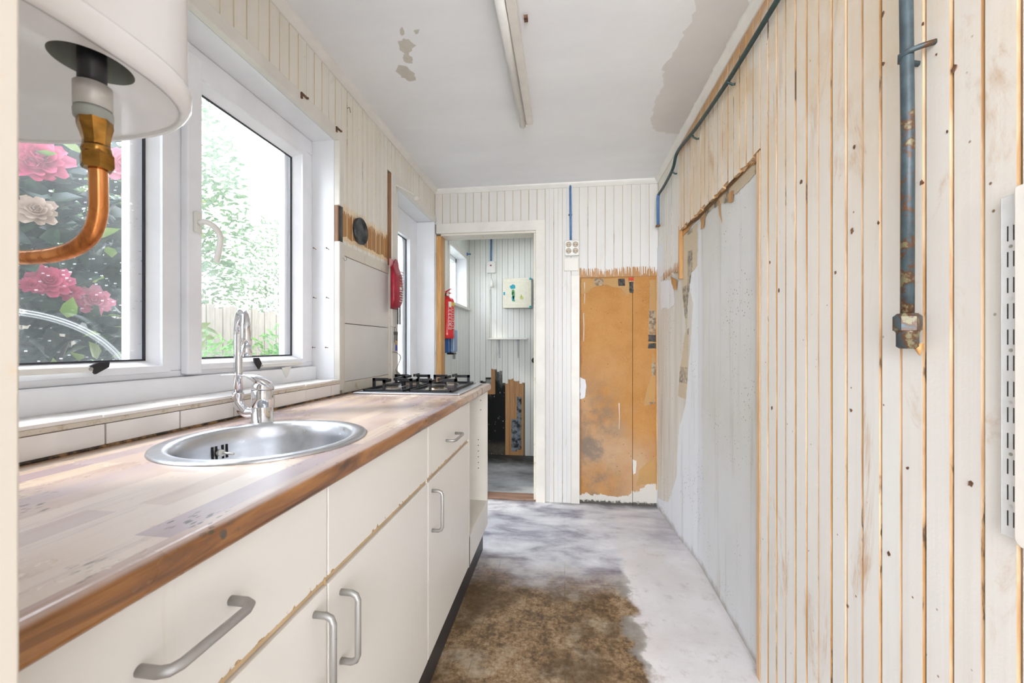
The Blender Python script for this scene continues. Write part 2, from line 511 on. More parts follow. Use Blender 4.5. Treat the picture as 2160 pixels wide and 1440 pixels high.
def mat_worktop():
    m = M('butcher_block_laminate')
    w = 0.044
    row = m.math('FLOOR', m.math('DIVIDE', m.math('ADD', m.x, 5.0), w))
    off = m.white(m.vec(row, 1.5, 2.5))
    ln = m.math('ADD', m.math('DIVIDE', m.y, 0.42), m.math('MULTIPLY', off, 7.0))
    cell = m.math('FLOOR', ln)
    rc = m.white(m.vec(row, cell, 0.5))
    grain = m.noise(sc3=(85, 5, 5), detail=6, rough=0.65, dist=0.6)
    tone = m.math('ADD', m.math('MULTIPLY', rc, 0.75), m.math('MULTIPLY', grain, 0.25))
    c = m.ramp(tone, [(0.12, (0.34, 0.25, 0.28)), (0.35, (0.46, 0.33, 0.28)), (0.55, (0.52, 0.38, 0.28)), (0.75, (0.62, 0.49, 0.38)), (0.95, (0.66, 0.57, 0.50))])
    c = m.mix(m.step(grain, 0.50, 0.66, 0, 0.5), c, (0.34, 0.22, 0.17))
    # worn grey-white haze in the middle of the top
    wear = m.noise(sc3=(6, 3, 3), detail=6, rough=0.65)
    c = m.mix(m.step(wear, 0.30, 0.75, 0.05, 0.5), c, (0.66, 0.60, 0.57))
    # front edge: saturated orange-brown wood
    fr = m.math('MULTIPLY', m.step(m.math('ADD', m.x, m.math('MULTIPLY', m.noise(8), 0.006)), -0.402, -0.3965), m.step(m.y, 1.95, 1.35, 0.25, 1))
    eg = m.noise(sc3=(40, 4, 40), detail=6, rough=0.6, dist=0.8)
    ec = m.ramp(eg, [(0.34, (0.07, 0.028, 0.012)), (0.48, (0.22, 0.085, 0.02)), (0.62, (0.38, 0.165, 0.04))])
    c = m.mix(m.math('MULTIPLY', fr, 0.95), c, ec)
    bk = m.step(m.math('ADD', m.x, m.math('MULTIPLY', wear, 0.02)), -0.898, -0.915, 0, 0.85)
    c = m.mix(bk, c, (0.36, 0.19, 0.09))
    # black damage specks
    v = m.voro(1, sc3=(170, 60, 60))
    s1 = m.noise(5.0, detail=6, rough=0.7, loc=(1, 0, 4))
    zone = m.math('MULTIPLY', m.step(m.y, 0.9, 0.45), m.step(s1, 0.50, 0.60))
    c = m.mix(m.math('MULTIPLY', m.step(v, 0.38, 0.25), zone), c, (0.09, 0.08, 0.06))
    m.bump(m.math('ADD', grain, m.math('MULTIPLY', wear, 1.0)), 0.12, 0.001)
    r = m.step(wear, 0.3, 0.7, 0.22, 0.42)
    return m.fin(c, r, spec=0.6)


MAT['worktop'] = mat_worktop()


def mat_cabinet():
    m = M('cream_laminate_front')
    a = m.noise(3, detail=4)
    c = m.mix(a, (0.74, 0.71, 0.655), (0.70, 0.675, 0.62))
    s = m.noise(sc3=(20, 20, 1.5), detail=5, rough=0.7)
    c = m.mix(m.step(s, 0.60, 0.78, 0, 0.4), c, (0.62, 0.50, 0.36))
    ch = m.noise(75, detail=4)
    e = m.math('SUBTRACT', m.z, m.math('MULTIPLY', m.step(ch, 0.5, 0.75), 0.010))
    band = m.math('MULTIPLY', m.step(e, 0.7125, 0.7118), m.step(m.z, 0.709, 0.7095))
    c = m.mix(band, c, (0.40, 0.24, 0.10))
    return m.fin(c, 0.36, spec=0.45)


MAT['cabinet'] = mat_cabinet()
MAT['carcass'] = plain('cream_carcass_board', (0.70, 0.665, 0.59), 0.45, var=0.03, scale=5)
MAT['carcass_edge'] = plain('tan_edge_strip', (0.60, 0.43, 0.24), 0.5, var=0.1, scale=12)
MAT['plinth'] = dirty('black_plinth_board', (0.03, 0.03, 0.035), (0.16, 0.15, 0.14), 0.60, 0.75, 60, 0.45)
MAT['hole'] = plain('black_hole', (0.01, 0.01, 0.01), 0.8)


def mat_steel(name, col, rough, sc3):
    m = M(name)
    n = m.noise(sc3=sc3, detail=3)
    c = m.mix(n, col, tuple(v * 0.8 for v in col))
    m.bump(n, 0.06, 0.0005)
    return m.fin(c, m.step(n, 0.2, 0.8, rough - 0.06, rough + 0.08), 1.0)


MAT['steel'] = mat_steel('brushed_steel', (0.66, 0.68, 0.72), 0.32, (60, 8, 60))
MAT['chrome'] = plain('chrome', (0.80, 0.81, 0.84), 0.08, 1.0, var=0.04)
MAT['handle'] = dirty('worn_satin_nickel', (0.42, 0.41, 0.39), (0.15, 0.11, 0.07), 0.62, 0.72, 60, 0.5, 0.75)
MAT['alu'] = plain('satin_aluminium', (0.75, 0.74, 0.70), 0.4, 0.6)
MAT['iron'] = plain('black_cast_iron', (0.018, 0.018, 0.022), 0.42, var=0.2, scale=80, bump=0.2)
MAT['burner'] = dirty('burner_metal', (0.45, 0.42, 0.38), (0.38, 0.20, 0.07), 0.45, 0.65, 60, 0.35, 0.8)
MAT['hobtop'] = plain('dark_hob_tray', (0.16, 0.17, 0.19), 0.22, 0.7)
MAT['boiler'] = plain('white_enamel', (0.80, 0.785, 0.765), 0.2, var=0.02, scale=3, coat=0.4)
MAT['blackplas'] = plain('black_plastic', (0.015, 0.015, 0.018), 0.35)
MAT['collar'] = plain('grey_collar_metal', (0.58, 0.56, 0.52), 0.4, 0.3)
MAT['rubber'] = plain('grey_green_rubber', (0.34, 0.36, 0.32), 0.5)
MAT['brass'] = plain('old_brass', (0.46, 0.235, 0.055), 0.24, 1.0, var=0.25, scale=60)


def mat_copper():
    m = M('tarnished_copper')
    n = m.noise(sc3=(60, 60, 12), detail=5, rough=0.6)
    c = m.ramp(n, [(0.3, (0.30, 0.10, 0.04)), (0.5, (0.66, 0.25, 0.08)), (0.7, (0.80, 0.36, 0.14))])
    return m.fin(c, m.step(n, 0.3, 0.7, 0.34, 0.2), 1.0)


MAT['copper'] = mat_copper()
MAT['red'] = plain('red_enamel', (0.70, 0.02, 0.025), 0.22, var=0.05, coat=0.5)
MAT['redcloth'] = plain('crimson_vinyl', (0.40, 0.012, 0.035), 0.32, var=0.15, scale=25, bump=0.3)
MAT['pinkcloth'] = plain('faded_pink_tab', (0.62, 0.25, 0.27), 0.5)
MAT['webbing'] = plain('grey_webbing', (0.11, 0.12, 0.10), 0.7, var=0.2, scale=200)
MAT['whiteprint'] = plain('white_print', (0.80, 0.78, 0.74), 0.5, var=0.02)
MAT['yellowprint'] = plain('yellow_print', (0.80, 0.50, 0.05), 0.5)
MAT['maroon'] = plain('dark_red_print', (0.34, 0.01, 0.03), 0.4)
MAT['blueplastic'] = plain('blue_plastic', (0.045, 0.13, 0.36), 0.35)
MAT['smokeplastic'] = plain('pale_blue_cover', (0.20, 0.30, 0.47), 0.3)
MAT['bluepaint'] = plain('blue_painted_conduit', (0.075, 0.20, 0.44), 0.42, var=0.15, scale=40)


def mat_pipe(name, col, rust_lo, rust_hi, zmid):
    m = M(name)
    n = m.noise(28, detail=7, rough=0.7)
    n2 = m.noise(45, detail=4, loc=(3, 3, 3))
    c = m.mix(m.step(n2, 0.35, 0.7), col, tuple(v * 1.6 for v in col))
    zf = m.step(m.z, zmid + 0.35, zmid - 0.25, 0.0, 1.0)
    k = m.math('ADD', n, m.math('MULTIPLY', zf, 0.13))
    c = m.mix(m.step(k, rust_lo, rust_hi), c, (0.085, 0.036, 0.016))
    c = m.mix(m.math('MULTIPLY', m.step(k, rust_hi + 0.04, rust_hi + 0.08), 0.5), c, (0.26, 0.27, 0.15))
    m.bump(k, 0.6, 0.002)
    return m.fin(c, 0.42, 0.1)


MAT['pipe_rust'] = mat_pipe('flaking_grey_green_pipe', (0.040, 0.058, 0.066), 0.60, 0.62, 1.4)
MAT['pipe_green'] = mat_pipe('dark_green_conduit', (0.022, 0.045, 0.045), 0.78, 0.82, 5.0)
MAT['rust'] = plain('rusty_metal', (0.22, 0.11, 0.06), 0.6, 0.3, var=0.3, scale=60, bump=0.5)
MAT['whiteplastic'] = plain('white_plastic', (0.78, 0.77, 0.73), 0.35, var=0.03)
MAT['socket_face'] = plain('beige_socket_insert', (0.52, 0.44, 0.32), 0.5)
MAT['creamcard'] = plain('cream_enamel_door', (0.78, 0.75, 0.61), 0.4, var=0.03)
MAT['teal'] = plain('teal_paint', (0.02, 0.36, 0.46), 0.5)
MAT['green'] = plain('green_paint', (0.12, 0.42, 0.17), 0.5)
MAT['lime'] = plain('lime_paint', (0.60, 0.66, 0.16), 0.5)
MAT['creamplate'] = plain('cream_plastic_plate', (0.84, 0.80, 0.73), 0.4, var=0.02)
MAT['railwhite'] = plain('white_slotted_rail_paint', (0.74, 0.745, 0.73), 0.35, var=0.03)
MAT['bluetag'] = plain('blue_key_tag', (0.03, 0.04, 0.36), 0.4)
MAT['tantag'] = plain('tan_key_tag', (0.55, 0.40, 0.24), 0.6)
MAT['cord'] = plain('grey_beige_cord', (0.36, 0.33, 0.28), 0.5)
MAT['lampglass'] = plain('unlit_fluorescent_tube', (0.82, 0.81, 0.78), 0.2, var=0.02)
MAT['lampbody'] = plain('cream_batten_enamel', (0.74, 0.71, 0.65), 0.4, var=0.05, scale=12)
MAT['bracket_grey'] = plain('pale_grey_bracket', (0.50, 0.53, 0.55), 0.45)
MAT['keysteel'] = plain('dull_key_steel', (0.16, 0.15, 0.14), 0.35, 0.8, var=0.3, scale=200)
MAT['zinc'] = plain('dull_zinc_vent', (0.12, 0.13, 0.14), 0.4, 0.8, var=0.3, scale=20)
MAT['greypaint'] = plain('grey_can', (0.24, 0.25, 0.25), 0.5)


def mat_mould_wall():
    m = M('black_mould_wall')
    n = m.noise(sc3=(9, 9, 5), detail=9, rough=0.75)
    zf = m.step(m.z, 0.95, 0.35, 0.0, 0.35)
    k = m.math('ADD', n, zf)
    c = m.ramp(k, [(0.40, (0.44, 0.44, 0.42)), (0.55, (0.13, 0.13, 0.12)), (0.68, (0.012, 0.012, 0.012))])
    d = m.voro(1, sc3=(50, 50, 18))
    c = m.mix(m.math('MULTIPLY', m.step(d, 0.16, 0.1), m.step(m.noise(7), 0.45, 0.6)), c, (0.60, 0.60, 0.56))
    low = m.step(m.z, 0.16, 0.06, 0, 0.6)
    c = m.mix(m.math('MULTIPLY', low, m.noise(20)), c, (0.26, 0.22, 0.17))
    return m.fin(c, 0.8, spec=0.2)


MAT['mould'] = mat_mould_wall()
MAT['mould_strip'] = dirty('blue_grey_mould_strip', (0.22, 0.26, 0.30), (0.02, 0.02, 0.02), 0.42, 0.6, 18, 0.8)


def mat_glass(name, haze, specks, smear=None):
    m = M(name)
    tr = m.n.new('ShaderNodeBsdfTransparent')
    tl = m.n.new('ShaderNodeBsdfTranslucent')
    gl = m.n.new('ShaderNodeBsdfGlossy')
    gl.inputs['Roughness'].default_value = 0.03
    tl.inputs['Color'].default_value = (0.92, 0.95, 1.0, 1)
    n = m.noise(3.2, detail=5)
    f = m.math('MULTIPLY', m.step(n, 0.3, 0.75, 0.5, 1.6), haze)
    if specks:
        v = m.voro(1, sc3=(1, 85, 85))
        sel = m.noise(9, detail=4, loc=(0, 3, 3))
        sp = m.math('MULTIPLY', m.step(v, 0.20, 0.08), m.step(sel, 0.44, 0.58))
        f = m.math('ADD', f, m.math('MULTIPLY', sp, specks))
    if smear:   # curved wiper-like scratches in the grime
        dy = m.math('SUBTRACT', m.y, smear[0])
        dz = m.math('SUBTRACT', m.z, smear[1])
        r = m.math('SQRT', m.math('ADD', m.math('MULTIPLY', dy, dy), m.math('MULTIPLY', m.math('MULTIPLY', dz, dz), 1.6)))
        wv = m.math('SINE', m.math('MULTIPLY', r, 900))
        ring = m.math('MULTIPLY', m.step(m.math('ABSOLUTE', m.math('SUBTRACT', r, smear[2])), 0.012, 0.004), m.step(wv, 0.0, 0.9, 0.15, 1))
        ring = m.math('MULTIPLY', ring, m.step(dz, -0.02, 0.03))
        f = m.math('ADD', f, m.math('MULTIPLY', ring, 0.30))
    f = m.math('MINIMUM', f, 0.9)
    mx = m.n.new('ShaderNodeMixShader')
    m.link(f, mx.inputs[0])
    m.t.links.new(tr.outputs[0], mx.inputs[1])
    m.t.links.new(tl.outputs[0], mx.inputs[2])
    mx2 = m.n.new('ShaderNodeMixShader')
    fr = m.n.new('ShaderNodeLayerWeight')
    fz = m.math('ADD', m.math('MULTIPLY', m.math('POWER', fr.outputs['Facing'], 4.0), 0.45), 0.03)
    m.t.links.new(fz, mx2.inputs[0])
    m.t.links.new(mx.outputs[0], mx2.inputs[1])
    m.t.links.new(gl.outputs[0], mx2.inputs[2])
    m.t.links.new(mx2.outputs[0], m.out.inputs[0])
    return m.m


MAT['glass_left'] = mat_glass('grimy_window_glass', 0.05, 0.40, (0.66, 1.00, 0.24))
MAT['glass_right'] = mat_glass('hazy_window_glass', 0.08, 0.0)
MAT['glass_door'] = mat_glass('hazy_door_glass', 0.16, 0.0)


def mat_leaf(name, a, b, rough=0.35, trans=0.25):
    m = M(name)
    n = m.noise(16, detail=2)
    c = m.mix(m.step(n, 0.35, 0.65), a, b)
    m.fin(c, rough)
    tl = m.n.new('ShaderNodeBsdfTranslucent')
    m.link(c, tl.inputs[0])
    mx = m.n.new('ShaderNodeMixShader')
    mx.inputs[0].default_value = trans
    m.t.links.new(m.b.outputs[0], mx.inputs[1])
    m.t.links.new(tl.outputs[0], mx.inputs[2])
    m.t.links.new(mx.outputs[0], m.out.inputs[0])
    return m.m


MAT['leaf_dark'] = mat_leaf('glossy_dark_leaf', (0.012, 0.035, 0.018), (0.035, 0.075, 0.035), 0.3, 0.12)
MAT['leaf_lime'] = mat_leaf('young_lime_leaf', (0.14, 0.24, 0.035), (0.24, 0.32, 0.08), 0.4, 0.35)
MAT['leaf_fresh'] = mat_leaf('fresh_green_leaf', (0.05, 0.17, 0.025), (0.14, 0.30, 0.06), 0.5, 0.45)
MAT['leaf_pale'] = mat_leaf('pale_green_leaf', (0.05, 0.10, 0.035), (0.11, 0.17, 0.075), 0.5, 0.45)
MAT['petal_pink'] = mat_leaf('pink_petal', (0.62, 0.07, 0.17), (0.72, 0.16, 0.27), 0.5, 0.3)
MAT['petal_pale'] = mat_leaf('pale_pink_petal', (0.72, 0.22, 0.32), (0.78, 0.34, 0.42), 0.5, 0.3)
MAT['petal_faded'] = mat_leaf('faded_beige_petal', (0.50, 0.37, 0.28), (0.62, 0.50, 0.40), 0.6, 0.2)
MAT['bark'] = plain('grey_brown_bark', (0.12, 0.10, 0.08), 0.8, var=0.2)
MAT['fence'] = wood('weathered_fence_plank', (0.12, 0.10, 0.075), (0.18, 0.15, 0.11), 1, (30, 30, 3), 0.7)
MAT['ground'] = dirty('garden_ground', (0.20, 0.19, 0.12), (0.08, 0.14, 0.04), 0.4, 0.6, 3, 0.9)


# ------------------------------------------------------------------ mesh builder
class MB:
    def __init__(s):
        s.v, s.f, s.mi, s.sm = [], [], [], []

    def add(s, vs, fs, mi=0, smooth=False):
        o = len(s.v)
        s.v += [tuple(v) for v in vs]
        for f in fs:
            s.f.append(tuple(i + o for i in f))
            s.mi.append(mi)
            s.sm.append(smooth)
        return s

    def box(s, x0, x1, y0, y1, z0, z1, mi=0):
        x0, x1 = min(x0, x1), max(x0, x1)
        y0, y1 = min(y0, y1), max(y0, y1)
        z0, z1 = min(z0, z1), max(z0, z1)
        return s.add([(x0, y0, z0), (x1, y0, z0), (x1, y1, z0), (x0, y1, z0), (x0, y0, z1), (x1, y0, z1), (x1, y1, z1), (x0, y1, z1)],
                     [(0, 3, 2, 1), (4, 5, 6, 7), (0, 1, 5, 4), (1, 2, 6, 5), (2, 3, 7, 6), (3, 0, 4, 7)], mi)

    def tube(s, path, r, n=16, mi=0, caps=True, smooth=True):
        P = [Vector(p) for p in path]
        rr = r if isinstance(r, (list, tuple)) else [r] * len(P)
        T = []
        for i in range(len(P)):
            a = P[max(0, i - 1)]
            b = P[min(len(P) - 1, i + 1)]
            T.append((b - a).normalized() if (b - a).length > 1e-9 else Vector((0, 0, 1)))
        up = Vector((0, 0, 1)) if abs(T[0].z) < 0.9 else Vector((1, 0, 0))
        U = T[0].cross(up).normalized()
        vs, fs = [], []
        for i, p in enumerate(P):
            U = (U - T[i] * U.dot(T[i]))
            U.normalize()
            Vv = T[i].cross(U)
            for k in range(n):
                a = 2 * math.pi * k / n
                vs.append(p + (U * math.cos(a) + Vv * math.sin(a)) * rr[i])
        for i in range(len(P) - 1):
            for k in range(n):
                k2 = (k + 1) % n
                fs.append((i * n + k, i * n + k2, (i + 1) * n + k2, (i + 1) * n + k))
        s.add(vs, fs, mi, smooth)
        if caps:
            o = len(s.v) - len(vs)
            s.f.append(tuple(o + k for k in range(n))[::-1]); s.mi.append(mi); s.sm.append(False)
            s.f.append(tuple(o + (len(P) - 1) * n + k for k in range(n))); s.mi.append(mi); s.sm.append(False)
        return s

    def cyl(s, p0, p1, r0, r1=None, n=20, mi=0):
        return s.tube([p0, p1], [r0, r0 if r1 is None else r1], n, mi)

    def lathe(s, c, prof, n=48, mi=0, smooth=True):
        """prof = [(radius, z)] about a vertical axis through c."""
        vs, fs = [], []
        for (r, z) in prof:
            for k in range(n):
                a = 2 * math.pi * k / n
                vs.append((c[0] + r * math.cos(a), c[1] + r * math.sin(a), c[2] + z))
        for i in range(len(prof) - 1):
            for k in range(n):
                k2 = (k + 1) % n
                fs.append((i * n + k, i * n + k2, (i + 1) * n + k2, (i + 1) * n + k))
        return s.add(vs, fs, mi, smooth)

    def prism(s, outline, off, mi=0, side=None):
        n = len(outline)
        a = [Vector(p) for p in outline]
        b = [p + Vector(off) for p in a]
        s.add(a + b, [tuple(range(n))[::-1], tuple(range(n, 2 * n))], mi)
        o = len(s.v) - 2 * n
        for i in range(n):
            j = (i + 1) % n
            s.f.append((o + i, o + j, o + n + j, o + n + i)); s.mi.append(mi if side is None else side); s.sm.append(False)
        return s

    def build(s, name, mats, parent=None, bevel=0.0, fix=True, seg=2):
        me = bpy.data.meshes.new(name)
        me.from_pydata(s.v, [], s.f)
        mats = mats if isinstance(mats, (list, tuple)) else [mats]
        for x in mats:
            me.materials.append(MAT[x] if isinstance(x, str) else x)
        me.polygons.foreach_set('material_index', s.mi)
        me.polygons.foreach_set('use_smooth', s.sm)
        if fix:
            bm = bmesh.new()
            bm.from_mesh(me)
            bmesh.ops.recalc_face_normals(bm, faces=bm.faces)
            bm.to_mesh(me)
            bm.free()
        me.update()
        o = bpy.data.objects.new(name, me)
        COL.objects.link(o)
        if parent:
            o.parent = parent
            o.matrix_parent_inverse = Matrix.Translation(parent.location).inverted()
        if bevel:
            md = o.modifiers.new('bevel', 'BEVEL')
            md.width = bevel
            md.segments = seg
            md.limit_method = 'ANGLE'
            md.angle_limit = math.radians(35)
        return o


def tag(o, label, cat=None, group=None, kind=None):
    o['label'] = label
    if cat: o['category'] = cat
    if group: o['group'] = group
    if kind: o['kind'] = kind
    return o


def empty(name, loc, label, cat, group=None):
    o = bpy.data.objects.new(name, None)
    COL.objects.link(o)
    o.location = loc
    o.empty_display_size = 0.05
    return tag(o, label, cat, group)


def struct(o, label):
    o['kind'] = 'structure'
    o['label'] = label
    return o


def ragged(pts, step=0.012, amp=0.004, seed=0, axes=(0, 1, 2)):
    """Subdivide a closed outline and jitter it so it reads as torn."""
    rnd = random.Random(seed)
    out = []
    n = len(pts)
    for i in range(n):
        a, b = Vector(pts[i]), Vector(pts[(i + 1) % n])
        k = max(1, int((b - a).length / step))
        for j in range(k):
            p = a.lerp(b, j / k)
            for ax in axes:
                p[ax] += rnd.uniform(-amp, amp)
            out.append(p)
    return out


def bez(P, n=24):
    """Catmull-Rom through points."""
    P = [Vector(p) for p in P]
    Q = [P[0]] + P + [P[-1]]
    out = []
    for i in range(1, len(Q) - 2):
        for k in range(n):
            t = k / n
            a, b, c, d = Q[i - 1], Q[i], Q[i + 1], Q[i + 2]
            out.append(0.5 * ((2 * b) + (c - a) * t + (2 * a - 5 * b + 4 * c - d) * t * t + (3 * b - a - 3 * c + d) * t ** 3))
    out.append(P[-1])
    return out


# ------------------------------------------------------------------ boards (shared meshes)
BM = {}


def board_mesh(w, h, t, mats, bead, key, gap=0.0012, ch=0.003, cut=0):
    if 'board_right' not in mats:
        gap, ch = 0.0003, 0.0020
    else:
        gap, ch = 0.0011, 0.0026
    k = (round(w, 3), round(h, 3), t, tuple(mats), bead, cut)
    if k in BM:
        return BM[k]
    x0, x1 = gap, w - gap
    prof = [(x0, 0), (x0, -(t - ch)), (x0 + ch, -t)]
    mi = [1, 1]
    if bead:
        xc = w * 0.5
        prof += [(xc - 0.002, -t), (xc, -t + 0.0016), (xc + 0.002, -t)]
        mi += [0, 0, 0]
    prof += [(x1 - ch, -t), (x1, -(t - ch)), (x1, 0)]
    mi += [0, 1, 1]
    n = len(prof)
    rnd = random.Random(cut)
    b = MB()
    zb = [rnd.uniform(-0.008, 0.008) if cut else 0 for _ in prof]
    vs = [(x, y, zb[i]) for i, (x, y) in enumerate(prof)] + [(x, y, h) for x, y in prof]
    b.add(vs, [], 0)
    for i in range(n - 1):
        b.f.append((i, i + 1, n + i + 1, n + i)); b.mi.append(mi[i] if i < len(mi) else 1); b.sm.append(False)
    b.f.append(tuple(range(n))); b.mi.append(1); b.sm.append(False)
    b.f.append(tuple(range(n, 2 * n))); b.mi.append(1); b.sm.append(False)
    me = bpy.data.meshes.new('board')
    me.from_pydata(b.v, [], b.f)
    for x in mats:
        me.materials.append(MAT[x])
    me.polygons.foreach_set('material_index', b.mi)
    bm = bmesh.new(); bm.from_mesh(me)
    bmesh.ops.recalc_face_normals(bm, faces=bm.faces)
    bm.to_mesh(me); bm.free()
    BM[k] = me
    return me


def boards(parent, side, plane, u0, u1, z0, z1, w, mats, bead=False, t=0.014, cut=0, stud=None):
    """Row of upright boards. side: 'back' faces -Y at Y=plane; 'right' faces -X at X=plane; 'left' faces +X at X=plane."""
    n = max(1, round((u1 - u0) / w))
    ww = (u1 - u0) / n
    for i in range(n):
        c = (1 + (i * 7) % 5) if cut else 0
        me = board_mesh(ww, z1 - z0, t, mats, bead, None, cut=c)
        o = bpy.data.objects.new('board', me)
        COL.objects.link(o)
        j = (((i * 37) % 11) / 11.0 - 0.5) * 0.0016
        if side == 'back':
            o.location = (u0 + i * ww, plane + j, z0)
        elif side == 'right':
            o.location = (plane + j, u1 - i * ww, z0)
            o.rotation_euler = (0, 0, -math.pi / 2)
        else:
            o.location = (plane + j, u0 + i * ww, z0)
            o.rotation_euler = (0, 0, math.pi / 2)
        o.parent = parent
    return n


# ================================================================== SHELL
CZ = 2.275        # ceiling
XL = -0.95        # face of the left wall boards
XR = 0.65         # face of the right wall boards
YB = 2.90         # face of the back wall boards
YN = 0.18         # near wall beside the boiler
T = 0.014

fl = MB().box(-1.3, 1.3, -3.4, 4.3, -0.08, 0).build('floor', 'floor')
struct(fl, 'bare kitchen floor with brown glue stains and grey dusty patches')
fl2 = MB().box(-0.905, -0.2, 2.9, 3.02, 0.0, 0.012).build('threshold', 'threshold', fl, bevel=0.003)
fl2['label'] = 'worn reddish brown wooden threshold'

ce = MB().box(-1.25, 1.0, 0.0, 3.0, CZ, CZ + 0.08).build('ceiling', 'ceiling')
struct(ce, 'white painted kitchen ceiling with peeling patches')
for k, (pts, mt, nm) in enumerate([
        ([(842, 60), (850, 58), (853, 72), (846, 76)], 'peeled', 'peeled_patch'),
        ([(876, 62), (884, 63), (882, 71), (876, 71)], 'peeled', 'peeled_patch'),
        ([(838, 92), (850, 82), (862, 84), (876, 96), (870, 108), (862, 110), (864, 118), (871, 122), (868, 133), (855, 132), (848, 122), (853, 112), (843, 104)], 'peeled', 'peeled_patch'),
        ([(835, 150), (842, 138), (856, 140), (874, 156), (876, 168), (864, 171), (848, 164)], 'peeled', 'peeled_patch'),
        ([(1385, 278), (1372, 262), (1380, 215), (1398, 178), (1400, 140), (1432, 95), (1446, 60), (1462, 48), (1468, 0), (1492, -60), (1600, -60), (1570, 30), (1480, 190), (1432, 283)], 'bare_ceiling', 'bare_patch')]):
    P = [onZ(px, py, CZ - 0.0008) for px, py in pts]
    R_ = ragged(P, 0.010 if k < 4 else 0.02, 0.0045 if k < 4 else 0.008, k, (0, 1))
    MB().prism(R_, (0, 0, 0.0006)).build(nm, mt, ce)

# ---- left wall core with the two openings
WY0, WY1, WZ0, WZ1 = 0.20, 1.595, 0.972, 1.99      # window 1 opening
DY0, DY1, DZ1 = 2.177, 2.87, 2.035                 # side door opening
wl_ = MB()
xo, xi = -1.16, XL - T
e1, e2 = WY1 + 0.0125, DY0 - 0.0085
wl_.box(xo, xi, -0.2, WY0, 0, CZ)
wl_.box(xo, xi, WY0, e1, 0, WZ0 - 0.012)
wl_.box(xo, xi, WY0, e1, WZ1 + 0.0125, CZ)
wl_.box(xo, xi, e1, e2, 0, CZ)
wl_.box(xo, xi, e2, DY1 + 0.029, DZ1 + 0.0085, CZ)
wl_.box(xo, xi, DY1 + 0.029, 3.0, 0, CZ)
wall_l = wl_.build('wall_left', 'gap')
struct(wall_l, 'left kitchen wall of narrow cream boards around the windows')
boards(wall_l, 'left', xi, 0.2, 1.63, WZ1 + 0.045, CZ, 0.048, ('board_left', 'groove_left'))
boards(wall_l, 'left', xi, 1.63, 2.09, 1.56, CZ, 0.048, ('board_left_raw', 'groove_left'), bead=True)
boards(wall_l, 'left', xi, 2.09, 2.90, DZ1 + 0.045, CZ, 0.048, ('board_left', 'groove_left'))
# window 1 casing and reveal linings
MB().box(XL - T, XL + 0.012, WY0, WY1 + 0.04, WZ1, WZ1 + 0.045).build('casing', 'trim', wall_l, 0.003)
MB().box(XL - T, XL + 0.012, WY1, WY1 + 0.032, 0.93, 1.563).build('casing', 'trim', wall_l, 0.003)
MB().box(XL - T, XL + 0.012, WY1, WY1 + 0.032, 1.715, WZ1).build('casing', 'trim', wall_l, 0.003)
MB().box(XL - T, XL + 0.002, WY1 + 0.002, WY1 + 0.014, 1.563, 1.715).build('bare_batten', 'bare_stick', wall_l)
MB().box(XL - 0.004, XL + 0.006, WY1 + 0.014, WY1 + 0.034, 1.563, 1.715).build('dark_slot', 'zinc', wall_l)
MB().box(-1.075, XL - T, WY1, WY1 + 0.012, WZ0, WZ1).build('reveal_lining', 'reveal', wall_l)
MB().box(-1.075, XL - T, WY0, WY1 + 0.012, WZ1, WZ1 + 0.012).build('reveal_lining', 'reveal', wall_l)
for px, py in ((667, 526), (694, 526), (667, 629), (694, 629), (665, 733), (692, 733)):
    p = onY(px, py, WY1)
    MB().cyl(p, (p[0] + 0.003, p[1] - 0.022, p[2] + 0.001), 0.0013, n=8).cyl((p[0] + 0.003, p[1] - 0.022, p[2] + 0.001), (p[0] + 0.003, p[1] - 0.0235, p[2] + 0.001), 0.003, n=8).build('nail', 'rust', wall_l)
# hardboard panels beside the hob
fr = MB()
PY0, PY1 = WY1 + 0.034, 2.096
fr.box(XL - T, XL + 0.004, PY0, PY0 + 0.022, 0.914, 1.56)
fr.box(XL - T, XL + 0.004, PY0 + 0.022, PY1, 0.914, 0.962)
fr.box(XL - T, XL + 0.004, PY0 + 0.022, PY1, 1.512, 1.56)
fr.build('panel_frame', 'old_frame', wall_l, 0.002)
MB().box(XL - T, XL + 0.001, PY0 + 0.0235, PY1, 0.9635, 1.2165).build('hardboard_panel', 'panel', wall_l, 0.0015)
MB().box(XL - T, XL + 0.001, PY0 + 0.0235, PY1, 1.2195, 1.510).build('hardboard_panel', 'panel', wall_l, 0.0015)
# side door casing
MB().box(XL - T, XL + 0.022, 2.100, DY0, 0.0, 2.062).build('casing', 'trim', wall_l, 0.003)
MB().box(XL - T, XL + 0.016, 2.0955, 2.0995, 1.56, 2.062).build('bare_edge_strip', 'bare_stick', wall_l)
MB().box(XL - T, XL + 0.012, 2.0965, 2.0995, 0.92, 1.5595).build('edge_strip', 'old_frame', wall_l)
MB().box(XL - T, XL + 0.014, DY0, DY1 + 0.02, DZ1, DZ1 + 0.045).build('casing', 'trim', wall_l, 0.003)
MB().box(-1.085, XL + 0.006, DY1, DY1 + 0.028, 0, DZ1).build('reveal_lining', 'reveal', wall_l, 0.004)
MB().box(-1.085, XL - T, DY0 - 0.006, DY1, DZ1, DZ1 + 0.008).build('reveal_lining', 'reveal', wall_l)
MB().box(-1.085, XL - T, DY0 - 0.008, DY0, 0, DZ1).build('reveal_lining', 'reveal', wall_l)
